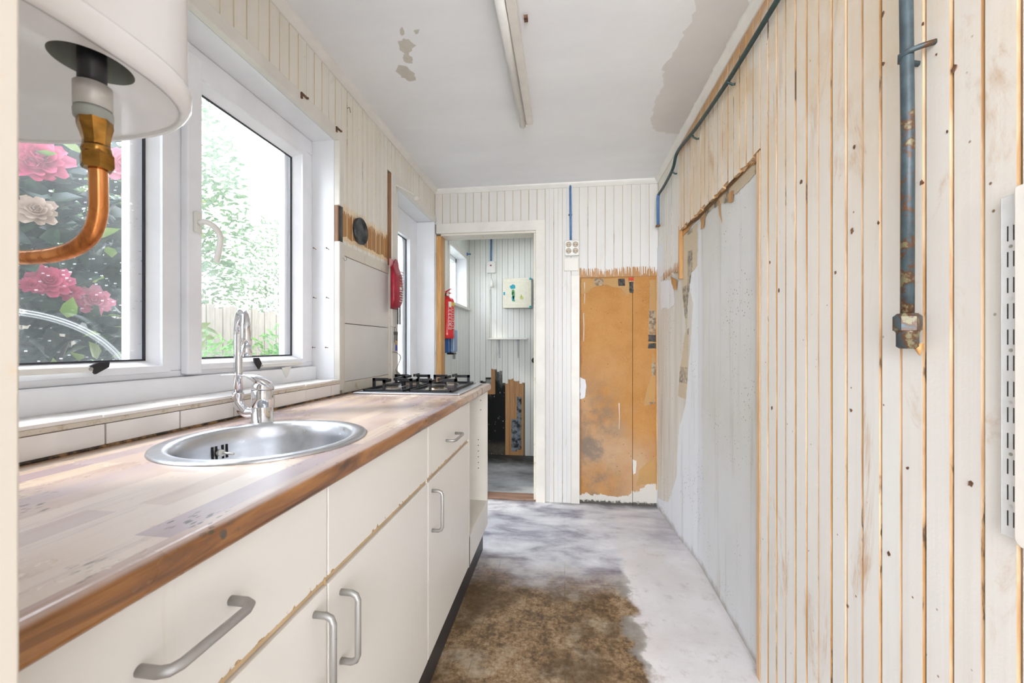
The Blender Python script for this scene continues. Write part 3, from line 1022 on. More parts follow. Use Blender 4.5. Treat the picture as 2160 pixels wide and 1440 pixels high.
# cornices
for nm, a, b_, ax in (('trim_1', 0.0, 2.9, 'L'), ('trim_2', 0.0, 2.9, 'R'), ('trim_3', -0.95, 0.65, 'B')):
    prof = [(0, 0)] + [(0.026 * math.sin(t * math.pi / 16) ** 0.8 if t else 0, -0.028 + 0.028 * (1 - math.cos(t * math.pi / 16))) for t in range(9)][::1]
    prof = [(0.0, 0.0), (0.0, -0.030), (0.006, -0.030), (0.012, -0.024), (0.020, -0.016), (0.026, -0.008), (0.028, 0.0)]
    if ax == 'L':
        P = [(XL + u, a, CZ + z) for u, z in prof]; off = (0, b_ - a, 0)
    elif ax == 'R':
        P = [(XR - u, a, CZ + z) for u, z in prof]; off = (0, b_ - a, 0)
    else:
        P = [(a, YB - u, CZ + z) for u, z in prof]; off = (b_ - a, 0, 0)
    o = MB().prism(P, off).build(nm, 'cornice')
    struct(o, {'L': 'slim white cornice above the window wall', 'R': 'slim white cornice above the orange-stained right wall', 'B': 'slim white cornice above the far wall'}[ax])


# ================================================================== WINDOW 1
def win(name):
    o = bpy.data.objects.new(name, None)
    COL.objects.link(o)
    return o


w1 = MB()
XF = -1.062   # face of the outer frame
XB = -1.12
w1.box(XB, XF, WY0, WY1, 1.0341, 1.052)
w1.box(XB, XF, WY0, WY1, 1.928, WZ1 - 0.001)
w1.box(XB, XF, 1.545, WY1, 1.0521, 1.9279)
w1.box(XB, XF, WY0, 0.25, 1.0521, 1.9279)
w1.box(XB, XF, 0.965, 1.006, 1.0521, 1.9279)
w1.box(XB, XF + 0.020, WY0, WY1, WZ0 + 0.006, 1.0339)
win1 = w1.build('window_1', 'pvc', bevel=0.004)
struct(win1, 'large white plastic framed kitchen window above the sink')


def sash(parent, y0, y1, z0, z1, gy0, gy1, gz0, gz1, xf, glass, gx=-1.095, wide=False):
    b = MB()
    def ring(xa, Y0, Y1, Z0, Z1, xb, y0_, y1_, z0_, z1_):
        vs = [(xa, Y0, Z0), (xa, Y1, Z0), (xa, Y1, Z1), (xa, Y0, Z1), (xb, y0_, z0_), (xb, y1_, z0_), (xb, y1_, z1_), (xb, y0_, z1_)]
        b.add(vs, [(i, (i + 1) % 4, 4 + (i + 1) % 4, 4 + i) for i in range(4)])
    k = 0.55
    my0, my1 = y0 + (gy0 - y0) * k, y1 + (gy1 - y1) * k
    mz0, mz1 = z0 + (gz0 - z0) * k, z1 + (gz1 - z1) * k
    ring(XB, y0, y1, z0, z1, xf, y0, y1, z0, z1)
    ring(xf, y0, y1, z0, z1, xf, my0, my1, mz0, mz1)
    ring(xf, my0, my1, mz0, mz1, xf - 0.008, my0, my1, mz0, mz1)
    ring(xf - 0.008, my0, my1, mz0, mz1, gx + 0.004, gy0, gy1, gz0, gz1)
    b.build('sash', 'pvc', parent, 0.0015)
    g = MB()
    e = 0.004
    for (a0, a1, c0, c1) in ((gy0, gy1, gz0, gz0 + e), (gy0, gy1, gz1 - e, gz1), (gy0, gy0 + e, gz0, gz1), (gy1 - e, gy1, gz0, gz1)):
        g.box(gx, gx + 0.006, a0, a1, c0, c1)
    g.build('gasket', 'gasket', parent)
    # outer glazing rail seen through the pane
    MB().box(gx - 0.030, gx - 0.006, gy1 - 0.030, gy1 + 0.01, gz0 - 0.01, gz1 + 0.01).build('outer_bead', 'pvc', parent, 0.002)
    MB().box(gx - 0.004, gx, gy0, gy1, gz0, gz1).build('pane', glass, parent)


sash(win1, 0.250, 0.966, 1.050, 1.930, 0.290, 0.927, 1.081, 1.885, XF + 0.004, 'glass_left')
sash(win1, 1.004, 1.547, 1.050, 1.930, 1.072, 1.503, 1.081, 1.882, XF + 0.006, 'glass_right')
MB().box(XF, XF + 0.024, 0.998, 1.044, 1.040, 1.945).build('stile_cover', 'pvc', win1, 0.004)
# window handle
hp = onX(420, 470, XF + 0.03)
h = MB()
h.box(XF + 0.024, XF + 0.032, hp[1] - 0.014, hp[1] + 0.010, hp[2] - 0.03, hp[2] + 0.03)
hh = h.build('handle_plate', 'whiteplastic', win1, 0.003)
P = [(XF + 0.032, hp[1], hp[2]), (XF + 0.052, hp[1] + 0.004, hp[2] + 0.002), (XF + 0.062, hp[1] + 0.022, hp[2] - 0.010), (XF + 0.066, hp[1] + 0.034, hp[2] - 0.035), (XF + 0.064, hp[1] + 0.030, hp[2] - 0.075), (XF + 0.060, hp[1] + 0.026, hp[2] - 0.108)]
MB().tube(bez(P, 6), [0.008] * 10 + [0.0085] * 21, 12).build('window_handle', 'whiteplastic', win1)
# window stays
for k, (x0, x1, py, tip) in enumerate(((30, 196, 782, (207, 766)), (700, 0, 0, None))):
    if k == 0:
        a = onX(20, 787, XF + 0.022); b_ = onX(196, 778, XF + 0.022)
        cpt = onX(218, 767, XF + 0.012)
    else:
        a = onX(637, 767, XF + 0.022); b_ = onX(550, 771, XF + 0.022)
        cpt = onX(534, 757, XF + 0.012)
    d = MB()
    d.box(XF + 0.010, XF + 0.022, a[1], b_[1], b_[2] - 0.007, b_[2] + 0.006)
    d.build('stay_arm', 'whiteplastic', win1, 0.001)
    sgn = 1 if k == 0 else -1
    B = Vector(b_); C = Vector(cpt)
    pts = [B + Vector((0, -0.006 * sgn, 0.006)), B + Vector((0, 0.006 * sgn, -0.012)), C + Vector((0.01, 0.004 * sgn, -0.008)), C + Vector((0.01, 0.006 * sgn, 0.004)), C + Vector((0.01, -0.016 * sgn, 0.004))]
    MB().prism(pts, (-0.006, 0, 0)).build('stay_clip', 'blackplas', win1)
    MB().cyl((XF + 0.0215, b_[1] - 0.004 * sgn, b_[2]), (XF + 0.0235, b_[1] - 0.004 * sgn, b_[2]), 0.004, n=12).build('rivet', 'handle', win1)
pk = onX(600, 775, XF + 0.018)
MB().prism([(XF + 0.0205, pk[1] - 0.02, pk[2]), (XF + 0.0205, pk[1] + 0.035, pk[2] + 0.004), (XF + 0.0205, pk[1] + 0.012, pk[2] - 0.035), (XF + 0.0205, pk[1] + 0.002, pk[2] - 0.038)], (0.002, 0, 0)).build('stay_bracket', 'whiteplastic', win1)

# sill tiles and edging
sill = MB().box(-1.06, -0.936, WY0, WY1 - 0.001, 0.9605, 0.9715).build('trim_4', 'mortar', bevel=0.002)
struct(sill, 'dirty tiled window sill behind the worktop')
k = 0
y = 0.55 - 0.1625 * 3
while y < WY1 - 0.01:
    y0, y1 = max(WY0, y), min(WY1 - 0.001, y + 0.1625)
    if y1 - y0 > 0.02:
        MB().box(-1.055, -0.934 + (k % 3 - 1) * 0.0012, y0 + 0.0012, y1 - 0.0012, 0.9716, 0.9785 + (k % 2) * 0.0008).build('sill_tile', 'tile', sill, 0.001)
    y += 0.1625; k += 1
back_t = MB().box(-0.963, -0.941, WY0, WY1 + 0.0, 0.905, 0.9604).build('trim_5', 'grout')
struct(back_t, 'row of cream upstand tiles along the back of the worktop')
y = 0.716 - 0.1625 * 4
k = 0
while y < WY1:
    y0, y1 = max(WY0, y), min(WY1 - 0.002, y + 0.1625)
    if y1 - y0 > 0.02:
        MB().box(-0.9410, -0.9345, y0 + 0.0016, y1 - 0.0016, 0.9175, 0.9595).build('upstand_tile', 'tile', back_t, 0.001)
    y += 0.1625; k += 1
MB().box(-0.941, -0.931, WY0, 2.10, 0.909, 0.9175).build('sealant_bead', 'grout', back_t, 0.003)

# ================================================================== side door (door_2): glazed
d2 = MB()
XD = -1.078
d2.box(-1.13, XD, DY0, 2.24, 0, DZ1)
d2.box(-1.13, XD, 2.80, DY1, 0, DZ1)
d2.box(-1.13, XD, 2.24, 2.80, 1.92, DZ1)
d2.box(-1.13, XD, 2.24, 2.80, 0, 0.18)
door2 = d2.build('door_2', 'pvc', bevel=0.004)
struct(door2, 'narrow white glazed side door beyond the hob')
_, gy1, gz1 = onX(858, 500, -1.095)
GY0, GY1, GZ0, GZ1 = 2.285, 2.712, 0.24, 1.865
b = MB()
for (Y0, Y1, Z0, Z1) in ((2.24, GY0, 0.18, 1.92), (GY1, 2.80, 0.18, 1.92), (GY0, GY1, GZ1, 1.92), (GY0, GY1, 0.18, GZ0)):
    b.box(-1.115, XD + 0.010, Y0, Y1, Z0, Z1)
b.build('sash', 'pvc', door2, 0.005)
g = MB()
for (a0, a1, c0, c1) in ((GY0, GY1, GZ0, GZ0 + .005), (GY0, GY1, GZ1 - .005, GZ1), (GY0, GY0 + .005, GZ0, GZ1), (GY1 - .005, GY1, GZ0, GZ1)):
    g.box(-1.10, -1.094, a0, a1, c0, c1)
g.build('gasket', 'gasket', door2)
MB().box(-1.104, -1.1005, GY0, GY1, GZ0, GZ1).build('pane', 'glass_door', door2)
MB().box(-1.125, -1.110, GY1 - 0.05, GY1 + 0.01, GZ0, GZ1).build('outer_bead', 'pvc', door2)

# ================================================================== RIGHT WALL
wr = MB()
wr.box(XR + T, XR + 0.12, -0.2, 1.436, 0, CZ)
wr.box(XR + T, XR + 0.12, 1.436, 3.0, 1.77, CZ)
wr.box(XR + 0.09, XR + 0.16, 1.436, 3.0, 0, 1.77)
wall_r = wr.build('wall_right', 'gap')
struct(wall_r, 'right kitchen wall of orange-stained cream boards above bare plaster')
boards(wall_r, 'right', XR + T, 0.0, 1.436, 0.0, CZ, 0.0522, ('board_right', 'groove_right'), t=T)
boards(wall_r, 'right', XR + T, 1.436, 2.40, 1.772, CZ, 0.0522, ('board_right', 'groove_right'), t=T, cut=1)
boards(wall_r, 'right', XR + T, 2.40, 2.90, 1.555, CZ, 0.048, ('board_corner_raw', 'groove_back'), t=T, cut=1)


def plx(y):
    pts = [(1.40, 0.668), (1.8, 0.680), (2.19, 0.690), (2.45, 0.668), (2.95, 0.640)]
    for (a, xa), (b, xb) in zip(pts, pts[1:]):
        if y <= b:
            return xa + (xb - xa) * max(0, (y - a)) / (b - a)
    return pts[-1][1]


def onPl(px, py, off=0.0):
    X = 0.66
    for _ in range(6):
        p = onX(px, py, X)
        X = plx(p[1]) - off
    return onX(px, py, X)


p_ = MB()
ys = [1.40, 1.6, 1.8, 2.0, 2.19, 2.3, 2.45, 2.7, 2.95]
for i in range(len(ys) - 1):
    ya, yb = ys[i], ys[i + 1]
    p_.add([(plx(ya), ya, 0), (plx(yb), yb, 0), (plx(yb), yb, 1.80), (plx(ya), ya, 1.80)], [(0, 1, 2, 3)], 0, True)
pl = p_.build('plaster', 'plaster', wall_r, fix=False)
pl['label'] = 'smooth white bare plaster with mould specks'
MB().box(XR - 0.002, plx(1.45), 1.437, 1.462, 0.0, 1.772).build('bare_batten', 'bare_batten', wall_r, 0.001)
for k, (px, py, r) in enumerate(((1690, 383, 5), (1797, 487, 6), (2013, 143, 7), (1944, 385, 6), (1862, 30, 5), (1863, 135, 4), (1802, 310, 4), (1947, 50, 4), (1975, 115, 3), (1788, 1278, 4), (1875, 1168, 5), (2048, 1020, 6), (1628, 860, 4), (1795, 865, 4), (1762, 575, 4), (1915, 987, 4), (1643, 612, 4), (1624, 553, 3), (1998, 277, 3), (1853, 470, 4))):
    p = onX(px, py, XR - 0.0006)
    rn = random.Random(k)
    q_ = r / 850 * 0.8 * (p[1] * CT)
    pts = [(XR - 0.0012, p[1] + q_ * rn.uniform(.5, 1.2) * math.cos(t * .7), p[2] + 1.3 * q_ * rn.uniform(.5, 1.2) * math.sin(t * .7)) for t in range(9)]
    MB().prism(pts, (0.0012, 0, 0)).build('rust_spot', 'rust', wall_r)
# scraps left on the plaster
sc = [
    ('old_wall_strip', 'old_wall', [(1391, 585), (1444, 556), (1462, 640), (1452, 780), (1447, 850), (1432, 905), (1428, 1000), (1410, 1060), (1387, 1050), (1387, 700)], 0.0012),
    ('newspaper_scrap', 'news', [(1436, 500), (1471, 470), (1471, 560), (1458, 575), (1450, 640), (1448, 700), (1444, 660), (1438, 610)], 0.0026),
    ('newspaper_scrap', 'news', [(1446, 700), (1453, 690), (1450, 800), (1446, 842), (1430, 835), (1434, 780)], 0.0026),
    ('wallpaper_scrap', 'plaster', [(1393, 592), (1420, 590), (1423, 640), (1412, 652), (1402, 648), (1394, 655)], 0.0036),
    ('torn_flap', 'torn_wood', [(1414, 584), (1427, 592), (1426, 612), (1420, 610)], 0.010),
    ('torn_flap', 'torn_wood', [(1479, 460), (1486, 452), (1484, 480), (1478, 484)], 0.006),
    ('newspaper_scrap', 'news', [(1475, 455), (1612, 322), (1612, 350), (1560, 400), (1535, 425), (1500, 440), (1478, 470)], 0.0024),
    ('torn_strip', 'torn_wood', [(1436, 488), (1612, 318), (1612, 326), (1560, 372), (1500, 428), (1470, 462), (1440, 500)], 0.006),
    ('torn_flap', 'torn_wood', [(1534, 408), (1546, 400), (1545, 424), (1536, 430)], 0.006),
    ('peeled_streak', 'torn_wood', [(1514, 420), (1518, 422), (1519, 455), (1523, 470), (1516, 450)], 0.0036),
]
for k, (nm, mt, pts, off) in enumerate(sc):
    P = [onPl(px, py, off) for px, py in pts]
    R_ = ragged(P, 0.02, 0.004, 20 + k, (1, 2))
    R_ = [Vector((plx(p.y) - off, p.y, p.z)) for p in R_]
    MB().prism(R_, (0.0009, 0, 0)).build(nm, mt, wall_r)
e = onX(1433, 500, XR)
MB().box(XR - 0.001, XR + 0.02, 2.384, 2.402, 1.50, 1.80).build('bare_board_edge', 'torn_wood', wall_r)

# ================================================================== BACK WALL
bw = MB()
DX0, DX1, DZ = -0.905, -0.198, 1.948
ybk = YB + T
bw.box(-1.0, DX0, ybk, 3.0, 0, CZ)
bw.box(DX0, DX1, ybk, 3.0, DZ, CZ)
bw.box(DX1, 0.11, ybk, 3.0, 0, CZ)
bw.box(0.11, 0.75, ybk, 3.0, 1.63, CZ)
bw.box(0.11, 0.75, ybk + 0.012, 3.0, 0, 1.63)
wall_b = bw.build('wall_back', 'gap')
struct(wall_b, 'far kitchen wall of white boards with a doorway and a stripped orange section')
boards(wall_b, 'back', ybk, -0.95, -0.132, 2.022, CZ, 0.058, ('board_back', 'groove_left'))
boards(wall_b, 'back', ybk, -0.132, 0.052, 0.0, CZ, 0.066, ('board_back', 'groove_back'), bead=True)
boards(wall_b, 'back', ybk, 0.052, 0.11, 1.62, CZ, 0.058, ('board_back', 'groove_back'))
boards(wall_b, 'back', ybk, 0.11, 0.65, 1.605, CZ, 0.060, ('board_back_raw', 'groove_back'))
MB().box(0.052, 0.112, YB - 0.008, ybk, 0.0, 1.62).build('upright_trim', 'trim', wall_b, 0.002)
# hardboard sheets
MB().box(0.113, 0.4785, YB + 0.012, YB + 0.026, 0.0, 1.632).build('hardboard_sheet', 'hardboard', wall_b, 0.001)
MB().box(0.4815, 0.648, YB + 0.010, YB + 0.026, 0.0, 1.632).build('hardboard_sheet', 'hardboard', wall_b, 0.001)
MB().box(0.637, 0.649, YB - 0.002, YB + 0.01, 0.12, 1.60).build('bare_batten', 'bare_jamb', wall_b, 0.001)
for k, (nm, mt, pts, d) in enumerate([
        ('newspaper_scrap', 'news_orange', [(1226, 588), (1340, 586), (1338, 612), (1322, 624), (1310, 608), (1296, 606), (1280, 600), (1250, 606), (1240, 616), (1226, 620)], 0.0010),
        ('newspaper_scrap', 'news_orange', [(1370, 590), (1388, 590), (1388, 735), (1372, 740), (1366, 700), (1370, 640)], 0.0010),
        ('newspaper_scrap', 'news_orange', [(1376, 742), (1384, 760), (1382, 850), (1358, 856), (1362, 830), (1374, 790)], 0.0010),
        ('newspaper_scrap', 'news_orange', [(1350, 990), (1384, 960), (1384, 1018), (1342, 1024)], 0.0010),
        ('printed_photo', 'ink', [(1304, 588), (1318, 588), (1318, 603), (1305, 603)], 0.0018),
        ('printed_photo', 'ink', [(1327, 594), (1336, 594), (1336, 618), (1328, 617)], 0.0018),
        ('printed_headline', 'red_print', [(1326, 585), (1337, 585), (1337, 592), (1326, 592)], 0.0018),
        ('printed_photo', 'ink', [(1368, 706), (1387, 706), (1386, 721), (1368, 720)], 0.0018),
        ('printed_photo', 'ink', [(1368, 725), (1386, 723), (1386, 735), (1366, 734)], 0.0018),
        ('plaster_chip', 'trim', [(1334, 968), (1343, 972), (1341, 998), (1336, 1000)], 0.0018),
        ('bare_plaster_chip', 'plaster', [(1223, 795), (1234, 800), (1237, 815), (1234, 838), (1224, 842)], 0.0018)]):
    P = [onY(px, py, YB + 0.0095 - d) for px, py in pts]
    R_ = ragged(P, 0.016, 0.002 if d > 0.0012 else 0.0035, 60 + k, (0, 2))
    MB().prism(R_, (0, 0.0009, 0)).build(nm, mt, wall_b)
# paint drips on the sheet
for px, y0, y1 in ((1233, 595, 640), (1231, 660, 720), (1306, 850, 905), (1329, 592, 600)):
    a = onY(px, y0, YB + 0.011); b_ = onY(px, y1, YB + 0.011)
    MB().tube([a, ((a[0] + b_[0]) / 2 + 0.002, a[1], (a[2] + b_[2]) / 2), b_], [0.004, 0.0025, 0.003], 8).build('paint_drip', 'trim', wall_b)

# doorway into the scullery
do = MB()
do.box(DX0 - 0.03, DX1 + 0.066, YB - 0.018, ybk, DZ, DZ + 0.072)
do.box(DX1, DX1 + 0.066, YB - 0.018, ybk, 0, DZ)
do.box(DX1 - 0.002, DX1 + 0.0, ybk, 3.03, 0, DZ)
door1 = do.build('door_1', 'trim', bevel=0.003)
struct(door1, 'doorway to the scullery with cream casing and a bare orange hinge jamb')
MB().box(DX1 - 0.016, DX1 - 0.001, YB - 0.004, 3.03, 0.012, DZ - 0.016).build('door_lining', 'old_frame', door1, 0.002)
MB().box(DX0 + 0.001, DX1 - 0.001, YB - 0.004, 3.03, DZ - 0.015, DZ - 0.0).build('door_lining', 'old_frame', door1, 0.002)
MB().box(DX0 - 0.032, DX0 + 0.006, YB - 0.010, 2.985, 0.0, DZ - 0.016).build('bare_jamb', 'bare_jamb', door1, 0.001)
for z in (1.76, 1.10):
    h = MB().box(DX0 - 0.046, DX0 - 0.033, YB - 0.0145, YB - 0.0105, z - 0.04, z + 0.04).cyl((DX0 - 0.034, YB - 0.016, z - 0.042), (DX0 - 0.034, YB - 0.016, z + 0.042), 0.0045, n=10)
    h.build('hinge', 'alu', door1)
MB().box(DX0 - 0.060, DX0 - 0.033, YB - 0.009, ybk, 0, DZ).build('casing', 'trim', door1, 0.002)

# ================================================================== SCULLERY beyond
SX0, SX1, SY1, SZ = -0.972, 0.10, 4.09, 2.262
RW0, RW1, RZ0, RZ1 = 3.36, 3.96, 1.495, 1.99
q = MB()
q.box(SX0 - 0.16, SX0 - T, 3.0, RW0 - 0.0125, 0, SZ)
q.box(SX0 - 0.16, SX0 - T, RW1 + 0.0125, SY1, 0, SZ)
q.box(SX0 - 0.16, SX0 - T, RW0 - 0.0125, RW1 + 0.0125, 0, RZ0 - 0.0245)
q.box(SX0 - 0.16, SX0 - T, RW0 - 0.0125, RW1 + 0.0125, RZ1 + 0.0125, SZ)
wsl = q.build('wall_scullery_left', 'gap_scull')
struct(wsl, 'scullery side wall of pale grooved boards with a small window')
boards(wsl, 'left', SX0 - T, 3.0, RW0 - 0.03, 0, SZ, 0.05, ('board_scullery', 'joint_scull'), bead=True)
boards(wsl, 'left', SX0 - T, RW1 + 0.03, SY1, 0, SZ, 0.05, ('board_scullery', 'joint_scull'), bead=True)
boards(wsl, 'left', SX0 - T, RW0 - 0.03, RW1 + 0.03, 0, RZ0 - 0.02, 0.05, ('board_scullery', 'joint_scull'), bead=True)
boards(wsl, 'left', SX0 - T, RW0 - 0.03, RW1 + 0.03, RZ1 + 0.03, SZ, 0.05, ('board_scullery', 'joint_scull'), bead=True)
q = MB().box(SX0 - 0.2, SX1, SY1 + T, SY1 + 0.12, 0, SZ)
wsb = q.build('wall_scullery_back', 'gap_scull')
struct(wsb, 'scullery end wall of pale boards with stripped mouldy foot')
# end wall boards: shorter where the foot is stripped
bx = [SX0 + 0.058 * i for i in range(19)]
for i in range(18):
    x0, x1 = bx[i], min(bx[i + 1], SX1)
    if x1 <= x0:
        break
    xm = (x0 + x1) / 2
    z0 = 0.0
    if -0.83 < xm < -0.40:
        z0 = {0: 0.74}.get(0) + ((i * 5) % 3) * 0.02
        if -0.75 < xm < -0.65:
            z0 += 0.10
    me = board_mesh(x1 - x0, SZ - z0, T, ('board_scullery', 'joint_scull'), True, None, cut=(i % 4 + 1) if z0 else 0)
    o = bpy.data.objects.new('board', me)
    COL.objects.link(o)
    o.location = (x0, SY1 + T, z0)
    o.parent = wsb
yy = SY1 + T
MB().box(-0.86, -0.595, yy - 0.006, yy, 0, 0.86).build('mouldy_plaster', 'mould', wsb)
MB().box(-0.80, -0.70, yy - 0.012, yy - 0.0065, 0.62, 0.93).build('stripped_board', 'rotten_wood', wsb)
for k, (xa, xb, za, zb) in enumerate(((-0.594, -0.548, 0, 0.80), (-0.546, -0.502, 0, 0.80), (-0.500, -0.452, 0, 0.80), (-0.450, -0.405, 0, 0.82))):
    MB().box(xa, xb, yy - 0.010, yy, za, zb + 0.012 * (k % 2)).build('stripped_board', 'rotten_wood', wsb)
MB().box(-0.475, -0.428, yy - 0.0125, yy - 0.0102, 0.06, 0.60).build('mould_strip', 'mould_strip', wsb)
MB().box(-0.530, -0.474, yy - 0.0125, yy - 0.0102, 0.04, 0.37).build('mould_strip', 'mould_strip', wsb)
sr = MB().box(SX1, SX1 + 0.1, 3.0, SY1 + 0.1, 0, SZ).build('wall_scullery_right', 'board_scullery')
struct(sr, 'scullery right wall hidden behind the door casing')
scl = MB().box(-1.15, SX1 + 0.1, 3.0, SY1 + 0.12, SZ, SZ + 0.05).build('ceiling_scullery', 'ceiling')
struct(scl, 'low pale scullery ceiling')
w3 = MB()
w3.box(SX0 - 0.14, SX0 - 0.10, RW0, RW1, RZ0, RZ0 + 0.04)
w3.box(SX0 - 0.14, SX0 - 0.10, RW0, RW1, RZ1 - 0.04, RZ1)
w3.box(SX0 - 0.14, SX0 - 0.10, RW0, RW0 + 0.04, RZ0, RZ1)
w3.box(SX0 - 0.14, SX0 - 0.10, RW1 - 0.04, RW1, RZ0, RZ1)
win3 = w3.build('window_2', 'pvc', bevel=0.003)
struct(win3, 'small white window in the scullery side wall')
MB().box(SX0 - 0.125, SX0 - 0.121, RW0 + .04, RW1 - .04, RZ0 + .04, RZ1 - .04).build('pane', 'glass_door', win3)
for a in ((SX0 - 0.10, SX0 + 0.004, RW1, RW1 + 0.012, RZ0, RZ1), (SX0 - 0.10, SX0 + 0.004, RW0 - 0.012, RW0, RZ0, RZ1), (SX0 - 0.10, SX0 + 0.004, RW0, RW1, RZ1, RZ1 + 0.012)):
    MB().box(*a).build('reveal_lining', 'reveal', win3)
MB().box(SX0 - 0.10, SX0 + 0.045, RW0 - 0.03, RW1 + 0.05, RZ0 - 0.024, RZ0).build('window_sill', 'trim', win3, 0.003)
for a in ((SX0 - 0.004, SX0 + 0.010, RW1 + 0.012, RW1 + 0.05, RZ0, RZ1 + 0.05), (SX0 - 0.004, SX0 + 0.010, RW0 - 0.05, RW1 + 0.012, RZ1 + 0.012, RZ1 + 0.05), (SX0 - 0.004, SX0 + 0.010, RW0 - 0.05, RW0 - 0.012, RZ0, RZ1 + 0.012)):
    MB().box(*a).build('casing', 'trim', win3, 0.002)

# near wall beside the camera's doorway
XJ = -0.2875
jb = MB().box(-1.2, XJ - 0.03, 0.06, YN - 0.004, 0, CZ).build('wall_near', 'board_left')
struct(jb, 'near wall that carries the boiler, at the left edge')
MB().box(XJ - 0.03, XJ, 0.03, YN, 0, 2.2).build('door_jamb', 'jamb_near', jb, 0.0015)

hw_ = MB()  # added unseen shell behind the camera; keeps sky light out, evens the brightness
hw_.box(-1.4, -1.3, -3.5, 0.06, 0, 2.45)
hw_.box(1.2, 1.3, -3.5, 0.0, 0, 2.45)
hw_.box(-1.3, 1.2, -3.5, -3.4, 0, 2.45)
hw_.box(0.77, 1.3, -0.08, 0.0, 0, 2.45)
hw_.box(-1.4, 1.3, -3.5, 0.06, 2.45, 2.5)
hw_.box(-1.4, 1.3, -0.02, 0.06, CZ + 0.08, 2.45)
struct(hw_.build('wall_light_shell', 'reveal'), 'added plain walls and ceiling behind the camera, unseen, shutting out sky light')

# ================================================================== OUTSIDE
gr = MB().box(-14, -1.2, -8, 16, -0.35, -0.30).build('ground', 'ground')
struct(gr, 'garden ground outside the window')


def leaves(n, center, rad, ln, wd, seed, shell=0.5, up=0.3, flat=1.0, zmin=-0.3):
    rnd = random.Random(seed)
    b = MB()
    vs, fs = [], []
    for i in range(n):
        while True:
            d = Vector((rnd.uniform(-1, 1), rnd.uniform(-1, 1), rnd.uniform(-1, 1)))
            if shell < d.length < 1:
                break
        # clump by noise
        p = Vector(center) + Vector((d.x * rad[0], d.y * rad[1], d.z * rad[2]))
        if p.z < zmin:
            continue
        if mnoise.noise(p * 2.2 + Vector((seed, 0, 0))) < -0.12:
            continue
        D = Vector((d.x + rnd.uniform(-.8, .8), d.y + rnd.uniform(-.8, .8), rnd.uniform(-.7, .6) + up)).normalized()
        N = Vector((rnd.uniform(-1, 1), rnd.uniform(-1, 1), rnd.uniform(0.0, 1.3)))
        Sd = D.cross(N)
        if Sd.length < 1e-3:
            continue
        Sd.normalize()
        N = Sd.cross(D)
        L = ln * rnd.uniform(0.6, 1.2)
        w = wd * rnd.uniform(0.7, 1.1)
        o = len(vs)
        vs += [p, p + D * L * .35 + Sd * w * .5 + N * w * .15, p + D * L * .7 + Sd * w * .42 + N * w * .1, p + D * L - N * w * .2,
               p + D * L * .7 - Sd * w * .42 + N * w * .1, p + D * L * .35 - Sd * w * .5 + N * w * .15, p + D * L * .5]
        fs += [(o, o + 1, o + 6), (o + 1, o + 2, o + 6), (o + 2, o + 3, o + 6), (o + 3, o + 4, o + 6), (o + 4, o + 5, o + 6), (o + 5, o, o + 6)]
    b.add(vs, fs, 0, True)
    return b


def flower_mesh(seed, r):
    rnd = random.Random(seed)
    b = MB()
    for ring, (n, R, tilt) in enumerate(((9, 1.0, 0.25), (8, 0.85, 0.5), (7, 0.66, 0.8), (6, 0.48, 1.05), (5, 0.3, 1.3))):
        for k in range(n):
            a = 2 * math.pi * (k + 0.5 * ring + rnd.uniform(-.15, .15)) / n
            L = r * R * rnd.uniform(0.9, 1.1)
            w = L * 0.62
            ca, sa = math.cos(a), math.sin(a)
            vs = []
            for i in range(4):
                t = i / 3
                rad = L * t * math.cos(tilt * t)
                hgt = L * t * math.sin(tilt * (0.4 + 0.6 * t)) + (r * 0.06 * ring) - 0.15 * L * t * t
                ww = w * math.sin(math.pi * (0.12 + 0.72 * t)) * 0.5
                for j in (-1, 0, 1):
                    h2 = hgt + (0.10 * L * abs(j)) + rnd.uniform(-.04, .04) * L
                    # flower faces +X
                    y = rad * ca - j * ww * sa
                    z = rad * sa + j * ww * ca
                    vs.append((h2, y, z))
            fs = []
            for i in range(3):
                for j in range(2):
                    q0 = i * 3 + j
                    fs.append((q0, q0 + 1, q0 + 4, q0 + 3))
            b.add(vs, fs, 0, True)
    return b


bush = empty('camellia_bush', (-2.25, 1.35, -0.3), 'dark glossy camellia bush with pink flowers behind the left window pane', 'bush')
o = leaves(26000, (-2.6, 1.0, 1.05), (1.0, 0.95, 1.65), 0.105, 0.052, 3, 0.2).build('foliage', 'leaf_dark', bush, fix=False)
o['kind'] = 'stuff'
o = leaves(800, (-2.35, 1.25, 1.15), (0.85, 0.80, 1.35), 0.085, 0.036, 5, 0.75).build('young_foliage', 'leaf_lime', bush, fix=False)
o['kind'] = 'stuff'
for k in range(9):
    a = k * 0.7
    base = Vector((-2.35 + 0.1 * math.cos(a), 1.2 + 0.1 * math.sin(a), -0.3))
    tip = Vector((-2.4 + 0.55 * math.cos(a * 1.7), 1.2 + 0.6 * math.sin(a * 1.3), 1.5 + 0.1 * (k % 4)))
    mid = base.lerp(tip, 0.5) + Vector((0.08, -0.08, 0.1))
    MB().tube(bez([base, mid, tip], 6), [0.022 - 0.0015 * j for j in range(13)], 8).build('branch', 'bark', bush)
fl_list = [(84, 335, 0.105, 'petal_pink'), (262, 352, 0.10, 'petal_pale'), (104, 594, 0.075, 'petal_pink'), (197, 636, 0.078, 'petal_pale'),
           (75, 445, 0.070, 'petal_faded'), (290, 415, 0.065, 'petal_pink'), (148, 618, 0.045, 'petal_pink'), (66, 350, 0.08, 'petal_pink'), (66, 602, 0.04, 'petal_pink')]
